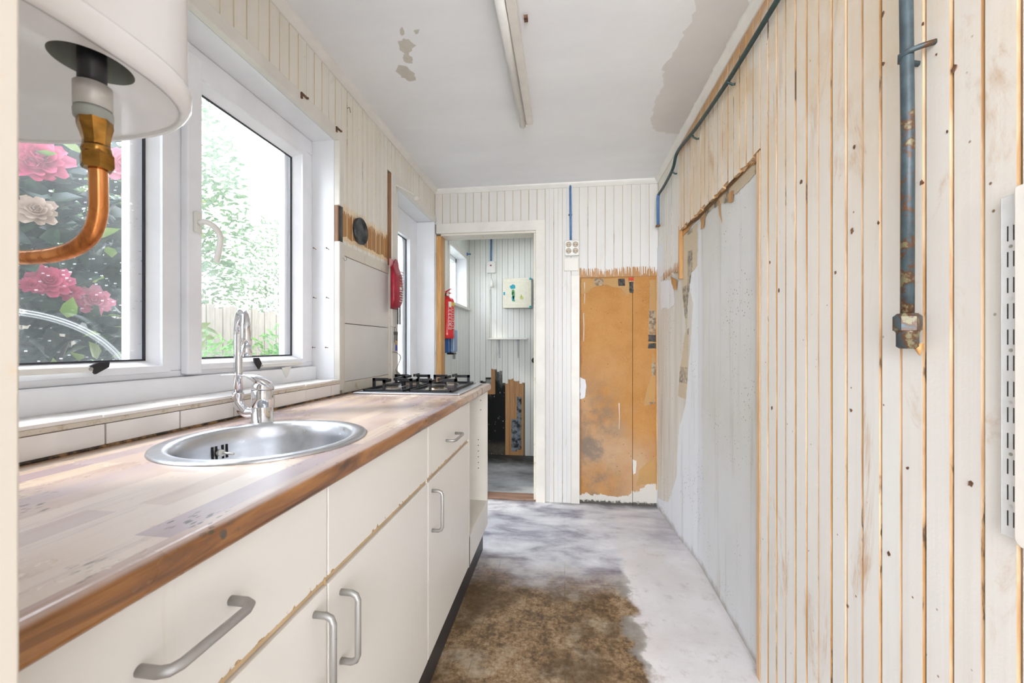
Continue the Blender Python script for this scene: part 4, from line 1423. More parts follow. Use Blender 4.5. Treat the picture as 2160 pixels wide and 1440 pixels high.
for k, (px, py, r, mt) in enumerate(fl_list):
    p = onX(px, py, -1.60)
    o = flower_mesh(k, r * 0.72).build('flower', mt, bush, fix=False)
    o.parent = None
    o.matrix_world = Matrix.Translation(p) @ Matrix.Rotation(-0.55, 4, 'Z') @ Matrix.Rotation(-0.25, 4, 'Y')
    mw = o.matrix_world.copy()
    o.parent = bush
    o.matrix_parent_inverse = Matrix.Translation(bush.location).inverted()
    o.matrix_basis = mw
    if mt != 'petal_pink':
        o['label'] = 'pale pink camellia bloom' if mt == 'petal_pale' else 'faded beige camellia bloom'

fence = empty('garden_fence', (-5.2, 5.5, -0.3), 'weathered upright plank fence seen through the right window pane', 'fence')
for i in range(64):
    y = 0.8 + i * 0.145
    hgt = 1.72 + 0.03 * math.sin(i * 2.1)
    MB().box(-5.22, -5.20 + 0.006 * (i % 2), y, y + 0.135, -0.3, hgt).build('plank', 'fence', fence)
for z in (0.1, 1.3):
    MB().box(-5.27, -5.22, 0.8, 10.0, z, z + 0.08).build('rail', 'fence', fence)

for k, (nm, c, rad, n, ln, wd, mt, lab, cat) in enumerate([
        ('fern_shrub', (-3.9, 3.7, 0.45), (0.7, 0.8, 0.85), 2600, 0.13, 0.035, 'leaf_fresh', 'fresh green feathery shrub in front of the fence, low in the right pane', 'bush'),
        ('fern_shrub', (-4.0, 5.6, 0.5), (0.6, 0.85, 1.0), 2600, 0.13, 0.035, 'leaf_fresh', 'tall light green shrub in front of the fence, right part of the right pane', 'bush'),
        ('garden_tree', (-7.2, 5.6, 3.4), (1.6, 2.2, 3.0), 12000, 0.16, 0.06, 'leaf_pale', 'thin pale green tree rising above the fence behind the right pane', 'tree'),
        ('garden_tree', (-7.6, 11.0, 2.6), (1.8, 2.2, 2.3), 6000, 0.16, 0.06, 'leaf_pale', 'hazy green tree seen through the narrow side door', 'tree')]):
    r_ = empty(nm, (c[0], c[1], -0.3), lab, cat)
    o = leaves(n, c, rad, ln, wd, 11 + k, 0.15).build('foliage', mt, r_, fix=False)
    o['kind'] = 'stuff'
    MB().tube(bez([(c[0], c[1], -0.3), (c[0] + 0.05, c[1] - 0.05, c[2] * 0.6), (c[0] - 0.03, c[1] + 0.06, c[2] + rad[2] * 0.4)], 6), [0.05 if cat == 'tree' else 0.015] * 7 + [0.03 if cat == 'tree' else 0.01] * 6, 8).build('trunk' if cat == 'tree' else 'stem', 'bark', r_)
    for q in range(6):
        a = q * 1.05
        MB().tube([(c[0], c[1], c[2] * 0.75), (c[0] + rad[0] * .7 * math.cos(a), c[1] + rad[1] * .7 * math.sin(a), c[2] + rad[2] * (0.2 + 0.1 * q))], [0.018 if cat == 'tree' else 0.006, 0.004], 6).build('branch', 'bark', r_)

# ================================================================== WORKTOP, CABINETS
ZT, ZTB = 0.912, 0.874
XF_ = -0.397
WE = 2.19
SC = (-0.652, 0.822)     # sink centre
SR = 0.205


def rounded_end_profile():
    r = 0.014
    pr = [(-0.945, ZTB), (-0.945, ZT)]
    for k in range(7):
        a = math.pi / 2 * (1 - k / 6)
        pr.append((XF_ - r + r * math.cos(a), ZT - r + r * math.sin(a)))
    for k in range(7):
        a = -math.pi / 2 * k / 6
        pr.append((XF_ - r + r * math.cos(a), ZTB + r + r * math.sin(a)))
    return pr


wt = MB().prism([(x, 0.17, z) for x, z in rounded_end_profile()], (0, WE - 0.17, 0)).build('worktop', 'worktop')
cut = MB().lathe((SC[0], SC[1], 0.80), [(0.0, 0), (SR - 0.012, 0), (SR - 0.012, 0.2), (0.0, 0.2)], 64).build('cutter', 'worktop')
md = wt.modifiers.new('b', 'BOOLEAN')
md.object = cut
md.operation = 'DIFFERENCE'
md.solver = 'EXACT'
dg = bpy.context.evaluated_depsgraph_get()
me = bpy.data.meshes.new_from_object(wt.evaluated_get(dg))
wt.modifiers.clear()
wt.data = me
bpy.data.objects.remove(cut)
tag(wt, 'long butcher-block laminate worktop with worn top and orange-brown front edge', 'worktop')

# sink
sk = empty('sink', (SC[0], SC[1], ZT), 'round stainless steel sink set into the worktop', 'sink')
prof = [(SR, 0.0005), (SR - 0.001, 0.004), (SR - 0.006, 0.006), (SR - 0.022, 0.006), (SR - 0.030, 0.004), (SR - 0.036, -0.004), (SR - 0.040, -0.03), (SR - 0.046, -0.13), (SR - 0.062, -0.150), (SR - 0.10, -0.158), (0.035, -0.162), (0.033, -0.166), (0.0001, -0.166)]
MB().lathe((SC[0], SC[1], ZT), prof, 96).build('bowl', 'steel', sk)
for j, da in enumerate((-0.085, -0.03, 0.06, 0.115)):
    a = math.radians(167) - da
    r0 = SR - 0.0425
    cx_, cy_ = SC[0] + r0 * math.cos(a), SC[1] + r0 * math.sin(a)
    tx, ty = -math.sin(a), math.cos(a)
    nx, ny = -math.cos(a), -math.sin(a)
    w, hh_ = 0.0022, 0.016
    c0 = Vector((cx_, cy_, ZT - 0.045))
    pts = [c0 + Vector((tx * w, ty * w, -hh_)), c0 + Vector((-tx * w, -ty * w, -hh_)), c0 + Vector((-tx * w - nx * .002, -ty * w - ny * .002, hh_)), c0 + Vector((tx * w - nx * .002, ty * w - ny * .002, hh_))]
    MB().prism(pts, (nx * 0.0012, ny * 0.0012, 0)).build('overflow_slot', 'hole', sk)
a = math.radians(167)
cx_, cy_ = SC[0] + (SR - 0.044) * math.cos(a), SC[1] + (SR - 0.044) * math.sin(a)
MB().cyl((cx_, cy_, ZT - 0.045), (cx_ - 0.01 * math.cos(a), cy_ - 0.01 * math.sin(a), ZT - 0.045), 0.008, n=14).cyl((cx_ - 0.008 * math.cos(a), cy_, ZT - 0.045), (cx_ + 0.035, cy_ + 0.004, ZT - 0.048), 0.003, n=8).build('overflow_screw', 'alu', sk)

# tap
TB = Vector((-0.806, 0.992, ZT + 0.0))
tp = empty('mixer_tap', TB, 'chrome mixer tap with swan-neck spout behind the sink', 'tap')
MB().lathe(TB, [(0.0001, 0), (0.0285, 0), (0.0285, 0.003), (0.0262, 0.004), (0.0258, 0.042), (0.0248, 0.0435), (0.0258, 0.045), (0.0262, 0.088), (0.0252, 0.0895)], 40).build('body', 'chrome', tp)
# lever: domed cap sweeping into a flat tongue to the left
lv = MB()
n = 14
L0 = Vector((TB.x + 0.004, TB.y, TB.z))
rings = []
dirv = Vector((-0.93, -0.36, 0)).normalized()
sidev = Vector((-dirv.y, dirv.x, 0))
secs = [(-0.0265, 0.0895, 0.004, 0.001), (-0.0262, 0.094, 0.012, 0.006), (-0.020, 0.104, 0.022, 0.012), (-0.006, 0.1135, 0.0262, 0.020), (0.010, 0.1200, 0.0250, 0.020), (0.022, 0.1255, 0.021, 0.013), (0.036, 0.1295, 0.0175, 0.0050), (0.056, 0.1315, 0.0155, 0.0028), (0.076, 0.1320, 0.013, 0.0022), (0.094, 0.1315, 0.008, 0.0016), (0.100, 0.131, 0.002, 0.001)]
vs, fs = [], []
for (u, z, w, t_) in secs:
    c0 = Vector((TB.x, TB.y, TB.z)) + dirv * u
    for k in range(n):
        a = 2 * math.pi * k / n
        zz = z + (t_ * math.sin(a) if math.sin(a) < 0 else 0.4 * t_ * math.sin(a))
        v = c0 + sidev * (w * math.cos(a))
        vs.append((v.x, v.y, TB.z + zz))
for i in range(len(secs) - 1):
    for k in range(n):
        k2 = (k + 1) % n
        fs.append((i * n + k, i * n + k2, (i + 1) * n + k2, (i + 1) * n + k))
lv.add(vs, fs, 0, True)
lv.add([], [], 0)
lv.build('lever', 'chrome', tp)
MB().lathe(TB, [(0.0256, 0.0905), (0.0262, 0.094), (0.0245, 0.104), (0.016, 0.113), (0.0001, 0.117)], 40).build('lever_cap', 'chrome', tp)
# spout
R0 = Vector((-0.876, 0.990, 0))
OUT = Vector((-0.768, 0.892, 0))
elb = bez([(TB.x - 0.02, TB.y, ZT + 0.028), (TB.x - 0.044, TB.y, ZT + 0.027), (R0.x + 0.012, R0.y, ZT + 0.036), (R0.x, R0.y, ZT + 0.055), (R0.x, R0.y, ZT + 0.082)], 6)
MB().tube(elb, 0.0135, 20).build('elbow', 'chrome', tp)
rz = 1.145
mid = (R0 + OUT) / 2
hw = (OUT - R0) / 2
path = [(R0.x, R0.y, ZT + 0.078), (R0.x, R0.y, 1.05)]
for k in range(17):
    a = math.pi * k / 16
    c0 = mid - hw * math.cos(a)
    path.append((c0.x, c0.y, rz + 0.062 * math.sin(a)))
path.append((OUT.x, OUT.y, 1.118))
MB().tube(path, [0.0105] * (len(path) - 4) + [0.0108, 0.0112, 0.0116, 0.012], 24).build('spout', 'chrome', tp)
MB().tube([(OUT.x, OUT.y, 1.1195), (OUT.x, OUT.y, 1.094)], 0.0125, 24).build('aerator', 'chrome', tp)

# cabinets
XC = -0.415
UN = [(0.137, 0.667), (0.667, 1.20), (1.20, 1.74)]


def handle(parent, y0, z0, y1, z1, r=0.0058):
    d = 0.034
    a = Vector((XC, y0, z0)); e = Vector((XC, y1, z1))
    t = (e - a).normalized()
    o_ = Vector((d, 0, 0))
    c = 0.013
    P = [a, a + Vector((d - c, 0, 0)), a + Vector((d - c * 0.3, 0, 0)) + t * c * 0.3, a + o_ + t * c,
         e + o_ - t * c, e + Vector((d - c * 0.3, 0, 0)) - t * c * 0.3, e + Vector((d - c, 0, 0)), e]
    MB().tube(P, r, 18).build('handle', 'handle', parent)
    return parent


lab = ['cream base cabinet nearest the camera, with a wide drawer and door', 'cream base cabinet under the sink with a blank drawer front', 'cream base cabinet beside the open oven housing, with small drawer handle']
ZG, ZG2 = 0.697, 0.7115
for i, (y0, y1) in enumerate(UN):
    c_ = empty('base_cabinet', ((-0.66), (y0 + y1) / 2, 0), lab[i], 'cabinet')
    b = MB()
    b.box(-0.93, -0.4335, y0 + 0.0005, y0 + 0.017, 0.14, 0.873)
    b.box(-0.93, -0.4335, y1 - 0.017, y1 - 0.0005, 0.14, 0.873)
    b.box(-0.93, -0.4335, y0 + 0.017, y1 - 0.017, 0.14, 0.157)
    b.box(-0.93, -0.925, y0 + 0.017, y1 - 0.017, 0.157, 0.873)
    b.build('body', 'carcass', c_)
    MB().box(-0.445, XC - 0.007, y0 + 0.003, y1 - 0.003, 0.6985, 0.7105).build('front_rail', 'carcass_edge', c_)
    MB().box(-0.4335, XC - 0.003, y1 - 0.0017, y1 - 0.0002, 0.148, 0.872).build('edge_strip', 'carcass_edge' if i == 0 else 'carcass', c_)
    ftop = 0.872
    dr = MB().box(-0.4332, XC, y0 + 0.002, y1 - 0.002, ZG2, ftop).build('drawer', 'cabinet', c_, 0.0012)
    dd = MB().box(-0.4332, XC, y0 + 0.002, y1 - 0.002, 0.148, ZG).build('door', 'cabinet', c_, 0.0012)
    if i == 0:
        a = onX(487, 1283, XC); e_ = onX(294, 1436, XC)
        handle(dr, a[1], 0.800, e_[1], 0.800)
        hz = onX(663, 1296, XC)
        handle(dd, hz[1], hz[2], hz[1], hz[2] - 0.128)
    elif i == 1:
        h1 = onX(719, 1248, XC); h2 = onX(719, 1393, XC)
        handle(dd, h1[1], h1[2], h1[1], h2[2])
    else:
        a = onX(959, 913, XC); e_ = onX(942, 929, XC)
        zz = (a[2] + e_[2]) / 2
        handle(dr, a[1] + 0.008, zz, e_[1] - 0.008, zz, 0.0052)
        h1 = onX(910, 1036, XC); h2 = onX(910, 1120, XC)
        handle(dd, h1[1] + 0.006, h1[2], h1[1] + 0.006, h2[2], 0.0055)

# oven housing (open)
oh = empty('oven_housing', (-0.66, 1.965, 0), 'empty open oven housing under the hob, cream inside', 'cabinet')
b = MB()
b.box(-0.93, XC, 1.7415, 1.758, 0.14, 0.873)
b.build('side_panel', 'carcass', oh, 0.0005)
sp_ = MB().box(-0.93, XC, WE - 0.022, WE - 0.004, 0.14, 0.873).build('side_panel', 'carcass', oh, 0.0005)
MB().box(-0.93, XC - 0.004, 1.758, WE - 0.022, 0.258, 0.275).build('shelf', 'carcass', oh, 0.0005)
MB().box(-0.433, XC, 1.744, WE - 0.024, 0.14, 0.2735).build('front_board', 'cabinet', oh, 0.001)
MB().box(-0.93, -0.925, 1.758, WE - 0.022, 0.275, 0.873).build('back_panel', 'carcass', oh)
for (px, py) in ((1014, 844), (1014, 864), (1009, 927), (1009, 939), (1009, 951), (1009, 963), (1009, 975), (1009, 987)):
    p = onY(px, py, WE - 0.0225)
    MB().cyl(p, (p[0], p[1] + 0.002, p[2]), 0.0028, n=10).build('peg_hole', 'hole', oh)

pn = MB().box(-0.457, -0.441, 0.14, WE - 0.012, 0.0, 0.1385).build('plinth', 'plinth')
tag(pn, 'black recessed plinth board along the foot of the cabinets', 'plinth')

# ================================================================== HOB
HX0, HX1, HY0, HY1 = -0.905, -0.432, 1.64, 2.125
hb = empty('gas_hob', ((HX0 + HX1) / 2, (HY0 + HY1) / 2, ZT), 'four-burner gas hob with black pan supports at the far end of the worktop', 'hob')
MB().box(HX0, HX1, HY0, HY1, ZT + 0.0005, ZT + 0.008).build('hob_plate', 'steel', hb, 0.003)
MB().box(HX0 + 0.022, HX1 - 0.03, HY0 + 0.012, HY1 - 0.02, ZT + 0.0082, ZT + 0.0105).build('hob_tray', 'hobtop', hb, 0.001)
cxs = (HX0 + 0.13, HX1 - 0.135)
cys = (HY0 + 0.115, HY1 - 0.125)
for cx_ in cxs:
    for cy_ in cys:
        big = 0.042 if (cx_ > -0.6) == (cy_ < 1.9) else 0.030
        bn = MB().lathe((cx_, cy_, ZT + 0.010), [(0.0001, 0), (big + 0.008, 0), (big + 0.006, 0.006), (big - 0.004, 0.008), (big - 0.004, 0.018), (0.0001, 0.018)], 28).build('burner', 'burner', hb)
        MB().lathe((cx_, cy_, ZT + 0.0285), [(0.0001, 0), (big, 0), (big + 0.001, 0.003), (big - 0.004, 0.0055), (0.0001, 0.006)], 28).build('burner_cap', 'iron', bn)
        for q in range(8):
            a = q * math.pi / 4 + 0.3
            r1 = big + 0.002
        hb_ = 0
for si, cx_ in enumerate(cxs):
    b = MB()
    w = 0.094
    za, zb_ = ZT + 0.013, ZT + 0.060
    x0, x1 = cx_ - w, cx_ + w
    y0, y1 = HY0 + 0.022, HY1 - 0.032
    r = 0.004
    ps = MB()
    for (a0, a1, c0, c1) in ((x0, x1, y0, y0 + 2 * r), (x0, x1, y1 - 2 * r, y1), (x0, x0 + 2 * r, y0, y1), (x1 - 2 * r, x1, y0, y1)):
        ps.box(a0, a1, c0, c1, za - 0.002, za + 0.006)
    fr_ = ps.build('pan_support', 'iron', hb, 0.001)
    f = 0.0045
    for cy_ in cys:
        for (dx, dy) in ((1, 0), (-1, 0), (0, 1), (0, -1)):
            ex = x1 if dx > 0 else x0
            if dx:
                q0, q1 = (ex - 0.012, ex) if dx > 0 else (ex, ex + 0.012)
                e2 = cx_ + dx * 0.022
                pr_ = MB().box(q0, q1, cy_ - f, cy_ + f, za, zb_)
                pr_.box(min(ex, e2), max(ex, e2), cy_ - f, cy_ + f, zb_ - 0.013, zb_)
            else:
                lim = (y1 if cy_ > 1.9 else (HY0 + HY1) / 2 - 0.004) if dy > 0 else (y0 if cy_ < 1.9 else (HY0 + HY1) / 2 + 0.004)
                e2 = cy_ + dy * 0.022
                q0, q1 = (lim - 0.012, lim) if dy > 0 else (lim, lim + 0.012)
                pr_ = MB().box(cx_ - f, cx_ + f, q0, q1, za, zb_)
                pr_.box(cx_ - f, cx_ + f, min(lim, e2), max(lim, e2), zb_ - 0.013, zb_)
            pr_.build('prong', 'iron', fr_)

# ================================================================== BOILER
BZ = 1.405
bo = empty('boiler', (-0.63, 0.335, BZ), 'white wall-hung water boiler at the top left corner', 'boiler')
BC, BA, BB = (-0.633, 0.332), 0.204, 0.160


def sup(k, n=64, sc=1.0, e=2.9):
    a = 2 * math.pi * k / n
    ca, sa = math.cos(a), math.sin(a)
    r = (abs(ca) ** e + abs(sa) ** e) ** (-1 / e)
    return (BC[0] + BA * sc * r * ca, BC[1] + BB * sc * r * sa)


NB = 64
b = MB()
lay = [(0.985, 0.026), (0.985, 0.80)]
vs = []
for sc_, z in lay:
    vs += [(*sup(k, NB, sc_), BZ + z) for k in range(NB)]
b.add(vs, [(k, (k + 1) % NB, NB + (k + 1) % NB, NB + k) for k in range(NB)], 0, True)
b.add([(*sup(k, NB, 0.985), BZ + 0.80) for k in range(NB)], [tuple(range(NB))], 0)
b.build('casing', 'boiler', bo)
b = MB()
lay = [(0.983, 0.0275), (1.0, 0.0265), (1.008, 0.022), (1.004, 0.010), (0.985, 0.003), (0.970, 0.0), (0.945, 0.0), (0.943, 0.003)]
vs = []
for sc_, z in lay:
    vs += [(*sup(k, NB, sc_), BZ + z) for k in range(NB)]
HC_ = (-0.4790, 0.355)
HRa = 0.0300
for (r, z) in ((HRa, 0.003), (HRa, 0.050), (0.0001, 0.050)):
    vs += [(HC_[0] + r * math.cos(2 * math.pi * k / NB), HC_[1] + r * 1.1 * math.sin(2 * math.pi * k / NB), BZ + z) for k in range(NB)]
nl = len(lay) + 3
b.add(vs, [(i * NB + k, i * NB + (k + 1) % NB, (i + 1) * NB + (k + 1) % NB, (i + 1) * NB + k) for i in range(nl - 1) for k in range(NB)], 0, True)
for fi in range(len(b.f)):
    if fi >= (nl - 3) * NB:
        b.mi[fi] = 1
    if fi >= (nl - 4) * NB:
        b.sm[fi] = False
b.build('bottom_cap', ['boiler', 'rubber'], bo)
PX = Vector((-0.478, 0.354, 0))


def pt(px, py, y=0.354):
    return onY(px, py, y)


zt = pt(195, 105)[2]
c1 = pt(194, 110); c2 = pt(195, 188)
MB().tube([(c1[0], c1[1], BZ + 0.049), c1, c2], 0.0112, 24).build('black_tube', 'blackplas', bo)
MB().cyl((c1[0] + 0.016, c1[1] + 0.016, BZ + 0.048), (c1[0] + 0.016, c1[1] + 0.016, BZ + 0.026), 0.007, n=20).build('red_knob', 'red', bo)
c3 = pt(196, 182); c4 = pt(197, 232)
MB().tube([c3, c4], 0.0148, 28).build('collar', 'collar', bo)
c5 = pt(198, 256)
MB().tube([c4, (c4[0], c4[1], c4[2] - 0.003), (c5[0], c5[1], c5[2] + 0.002), c5], [0.0140, 0.0152, 0.0150, 0.0135], 28).build('rubber_ring', 'rubber', bo)
cp = empty('copper_pipe', pt(205, 300), 'bent copper water pipe with brass fitting below the boiler', 'pipe')
d1 = pt(200, 256); d2_ = pt(203, 310)
MB().tube([d1, pt(201, 268), pt(202, 285), pt(203, 300), d2_], [0.0138, 0.0138, 0.0118, 0.0105, 0.0108], 8, smooth=False).build('reducer', 'brass', cp)
MB().tube([d2_, pt(204, 316), pt(204, 320), pt(204, 326)], [0.0105, 0.0118, 0.0118, 0.0105], 24).build('ring', 'brass', cp)
MB().tube([pt(204, 326), pt(205, 330), pt(206, 352), pt(206, 358)], [0.0120, 0.0136, 0.0136, 0.0118], 6, smooth=False).build('hex_nut', 'brass', cp)
pp = bez([pt(207, 356), pt(208, 400), pt(207, 450), pt(194, 492), pt(165, 520), pt(125, 535), pt(85, 541), pt(40, 543), pt(-60, 543), pt(-200, 543)], 6)
MB().tube(pp, 0.0075, 24).build('tube', 'copper', cp)

# ================================================================== RIGHT WALL FITTINGS
a = onX(1914, 300, 0.622)
gp = empty('gas_pipe', (0.622, a[1], 1.11), 'flaking grey-green vertical pipe stub ending at a rusty coupling on the right wall', 'pipe')
gx, gy = 0.622, a[1]
zt_ = onX(1912, 668, gx)[2]
MB().tube([(gx, gy, CZ - 0.001), (gx - 0.001, gy + 0.002, 1.8), (gx, gy - 0.001, 1.5), (gx, gy, zt_)], 0.0098, 24).build('tube', 'pipe_rust', gp)
zn = onX(1912, 697, gx)[2]
MB().tube([(gx, gy, zt_ + 0.006), (gx, gy, zt_), (gx, gy, zn)], [0.014, 0.020, 0.020], 6, smooth=False).build('hex_nut', 'pipe_rust', gp)
ze = onX(1912, 735, gx)[2]
MB().tube([(gx, gy, zn), (gx, gy, zn - 0.004), (gx, gy, ze + 0.004), (gx, gy, ze)], [0.018, 0.0155, 0.0155, 0.011], 20).build('end_cap', 'pipe_rust', gp)
MB().tube([(gx + 0.012, gy - 0.005, ze + 0.008), (gx + 0.014, gy - 0.008, ze - 0.012)], [0.009, 0.001], 7).build('frayed_tip', 'torn_wood', gp)
zc_ = onX(1925, 105, gx)[2]
cl_ = MB().tube([(XR, gy - 0.022, zc_ + 0.004), (gx + 0.012, gy - 0.018, zc_ + 0.002), (gx - 0.004, gy - 0.0105, zc_), (gx - 0.011, gy, zc_ - 0.002), (gx - 0.004, gy + 0.0105, zc_ - 0.006), (XR, gy + 0.012, zc_ - 0.012)], 0.0050, 8)
cl_.build('pipe_clip', 'pipe_rust', gp)

# green conduit following the ceiling, then the blue tail in the corner
gc = empty('conduit', (0.63, 1.6, 2.15), 'dark green conduit running below the ceiling on the right wall into a blue tail', 'pipe')
P = [(0.630, 0.98, 2.150), onX(1640, 0, 0.630), onX(1533, 175, 0.628), onX(1468, 270, 0.630), onX(1436, 310, 0.628), onX(1426, 328, 0.628), onX(1419, 356, 0.628), onX(1402, 390, 0.628), onX(1389, 410, 0.628)]
MB().tube(bez(P, 6), 0.0085, 16).build('tube', 'pipe_green', gc)
P2 = [P[-1], (P[-1][0] - 0.001, P[-1][1] + 0.012, P[-1][2] - 0.02), (P[-1][0], P[-1][1] + 0.012, onY(1389, 474, P[-1][1])[2])]
o = MB().tube(P2, 0.0095, 16).build('blue_tail', 'bluepaint', gc)
o['label'] = 'bright blue painted conduit end in the corner'
MB().box(P2[2][0] - 0.014, P2[2][0] + 0.012, P2[2][1] - 0.012, P2[2][1] + 0.014, P2[2][2] - 0.008, P2[2][2] + 0.002).build('end_clip', 'rust', gc)
for px, py in ((1540, 172), (1466, 288), (1421, 362)):
    p = onX(px, py, 0.632)
    MB().tube([(XR - 0.001, p[1] - 0.006, p[2] - 0.014), (XR - 0.010, p[1], p[2] - 0.012), (0.624, p[1], p[2] - 0.002), (0.622, p[1], p[2] + 0.006)], 0.0045, 8).build('pipe_clip', 'pipe_green', gc)

# slotted shelf rail at the right edge and cream plate over it
rl = empty('shelf_rail', (XR, 0.69, 0.838), 'white slotted steel shelf rail screwed to the boards at the right edge', 'shelf rail')
ry1 = onX(2117, 700, XR - 0.006)[1]
ry0 = ry1 - 0.030
rz0, rz1 = 0.843, 1.338
rb = MB()
rb.box(XR - 0.010, XR - 0.0, ry1 - 0.002, ry1, rz0, rz1)
rb.box(XR - 0.010, XR - 0.0, ry0, ry0 + 0.002, rz0, rz1)
ysl = [ry0 + 0.002, ry1 - 0.0115, ry1 - 0.0095, ry1 - 0.0205, ry1 - 0.0185, ry1 - 0.002]
rb.box(XR - 0.010, XR - 0.0085, ry0 + 0.002, ry1 - 0.002, rz0, rz1)
rb.build('rail_channel', 'railwhite', rl, 0.001)
z = rz0 + 0.016
k = 0
while z < rz1 - 0.03:
    for yy_ in (ry1 - 0.010, ry1 - 0.018):
        MB().box(XR - 0.0104, XR - 0.0098, yy_ - 0.0008, yy_ + 0.0008, z, z + 0.022).build('slot', 'hole', rl)
    if k % 2 == 0:
        MB().cyl((XR - 0.0098, ry1 - 0.014, z + 0.0295), (XR - 0.0105, ry1 - 0.014, z + 0.0295), 0.0025, n=12).build('screw' if k % 4 == 0 else 'screw_hole', 'alu' if k % 4 == 0 else 'cord', rl)
    z += 0.0375
    k += 1
yc = onX(2138, 700, XR - 0.018)[1]
b = MB()
outl = []
y0, y1, z0, z1 = yc - 0.12, yc, 0.838, 1.345
for (cy_, cz_, a0) in ((y1 - 0.012, z0 + 0.012, -90), (y1 - 0.004, z1 - 0.004, 0), (y0 + 0.004, z1 - 0.004, 90), (y0 + 0.012, z0 + 0.012, 180)):
    rr_ = 0.012 if cz_ < 1 else 0.004
    for k in range(6):
        an = math.radians(a0 + 90 * k / 5)
        outl.append((XR - 0.018, cy_ + rr_ * math.cos(an), cz_ + rr_ * math.sin(an)))
o = b.prism(outl, (0.0074, 0, 0)).build('cover_plate', 'creamplate', bevel=0.002)
tag(o, 'cream plastic cover plate with rounded corner over the slotted rail', 'plate')

# ================================================================== BACK WALL FITTINGS
p0 = onY(1203, 390, YB - 0.010)
p1 = onY(1204, 507, YB - 0.010)
cd = empty('conduit', (p1[0], YB, p1[2]), 'blue painted conduit dropping to the four-way socket on the far wall', 'conduit')
MB().tube([(p0[0], p0[1], CZ - 0.001), (p0[0] + 0.002, p0[1], 2.05), p1], 0.0078, 16).build('tube', 'bluepaint', cd)
pc = onY(1203, 453, YB - 0.004)
MB().box(pc[0] - 0.013, pc[0] + 0.013, YB - 0.006, YB, pc[2] - 0.005, pc[2] + 0.005).build('pipe_clip', 'rust', cd)
s0 = onY(1191, 541, YB); s1 = onY(1222, 507, YB)
so = empty('socket_outlet', ((s0[0] + s1[0]) / 2, YB, s0[2]), 'four-way white socket outlet under the blue conduit', 'socket')
MB().box(s0[0], s1[0], YB - 0.028, YB, s0[2], s1[2]).build('housing', 'whiteplastic', so, 0.010, seg=4)
cx0, cz0 = (s0[0] + s1[0]) / 2, (s0[2] + s1[2]) / 2
for dx in (-1, 1):
    for dz in (-1, 1):
        x_, z_ = cx0 + dx * 0.0235, cz0 + dz * 0.0225
        ins = MB().cyl((x_, YB - 0.0282, z_), (x_, YB - 0.0288, z_), 0.0185, n=24).build('insert', 'socket_face', so)
        b = MB()
        # dark rim
        for k in range(24):
            a, a2 = 2 * math.pi * k / 24, 2 * math.pi * (k + 1) / 24
            b.add([(x_ + r * math.cos(t), YB - 0.0291, z_ + r * math.sin(t)) for r, t in ((.0185, a), (.0185, a2), (.0165, a2), (.0165, a))], [(0, 1, 2, 3)])
        b.build('rim', 'hole', ins)
        for q in (-1, 1):
            MB().cyl((x_ + q * 0.008, YB - 0.0288, z_ - 0.002), (x_ + q * 0.008, YB - 0.0293, z_ - 0.002), 0.0028, n=10).build('pin_hole', 'hole', ins)
j0 = onY(1190, 572, YB); j1 = onY(1220, 544, YB)
jb_ = MB().box(j0[0], j1[0], YB - 0.012, YB, j0[2], j1[2]).build('junction_cover', 'trim', bevel=0.003)
tag(jb_, 'painted-over flat junction cover just below the four-way socket', 'cover')

# stripped wall: metal vent pipe in the left wall
v = onX(758, 488, XL + 0.002)
vp = empty('vent_pipe', v, 'round dull metal vent duct in the stripped brown band of the left wall', 'vent')
b = MB()
nn = 40
vs = []
for (r, x) in ((0.060, 0.0), (0.062, 0.012), (0.058, 0.014), (0.055, 0.004), (0.052, 0.002), (0.030, 0.006), (0.0001, 0.008)):
    vs += [(v[0] + x, v[1] + r * math.cos(2 * math.pi * k / nn), v[2] + r * math.sin(2 * math.pi * k / nn)) for k in range(nn)]
b.add(vs, [(i * nn + k, i * nn + (k + 1) % nn, (i + 1) * nn + (k + 1) % nn, (i + 1) * nn + k) for i in range(6) for k in range(nn)], 0, True)
b.build('duct', 'zinc', vp)

# hooks
def hook(px, py, X, r, label, mat='handle'):
    p = onX(px, py, X)
    P = [(X, p[1] - r * 2, p[2]), (X + 0.012, p[1] - r * 1.5, p[2]), (X + 0.014, p[1] - r * 0.6, p[2] - r * 0.8), (X + 0.014, p[1] + r * 0.4, p[2] - r * 0.3), (X + 0.014, p[1] + r * 0.5, p[2] + r * 0.6), (X + 0.014, p[1] - r * 0.1, p[2] + r)]
    o = MB().tube(bez(P, 6), 0.0011, 8).build('cup_hook', mat)
    tag(o, label, 'hook')
    return o


hook(723, 546, XL + 0.002, 0.011, 'small metal cup hook on the white hardboard panel')
for (px, py, lb) in ((637, 207, 'broken metal hook bracket above the middle of the big window'), (710, 277, 'broken metal hook bracket at the top corner of the big window')):
    p = onX(px, py, XL + 0.004)
    o = MB().box(XL, XL + 0.018, p[1] - 0.020, p[1] - 0.014, p[2] - 0.012, p[2] + 0.010).box(XL + 0.012, XL + 0.018, p[1] - 0.014, p[1] + 0.014, p[2] + 0.004, p[2] + 0.010).cyl((XL, p[1] + 0.014, p[2] + 0.007), (XL + 0.02, p[1] + 0.014, p[2] + 0.007), 0.004, n=8).build('hook_bracket', 'rust')
    tag(o, lb, 'bracket')
p = onX(834, 392, XL + 0.024)
br = empty('wall_bracket', p, 'cream painted swing bracket above the side door', 'bracket')
q1 = onX(833, 408, XL + 0.024)
MB().box(XL + 0.022, XL + 0.028, p[1] - 0.004, p[1] + 0.006, q1[2], p[2] + 0.006).build('plate', 'trim', br)
e_ = Vector(p) + Vector((0.012, 0.0, 0.0))
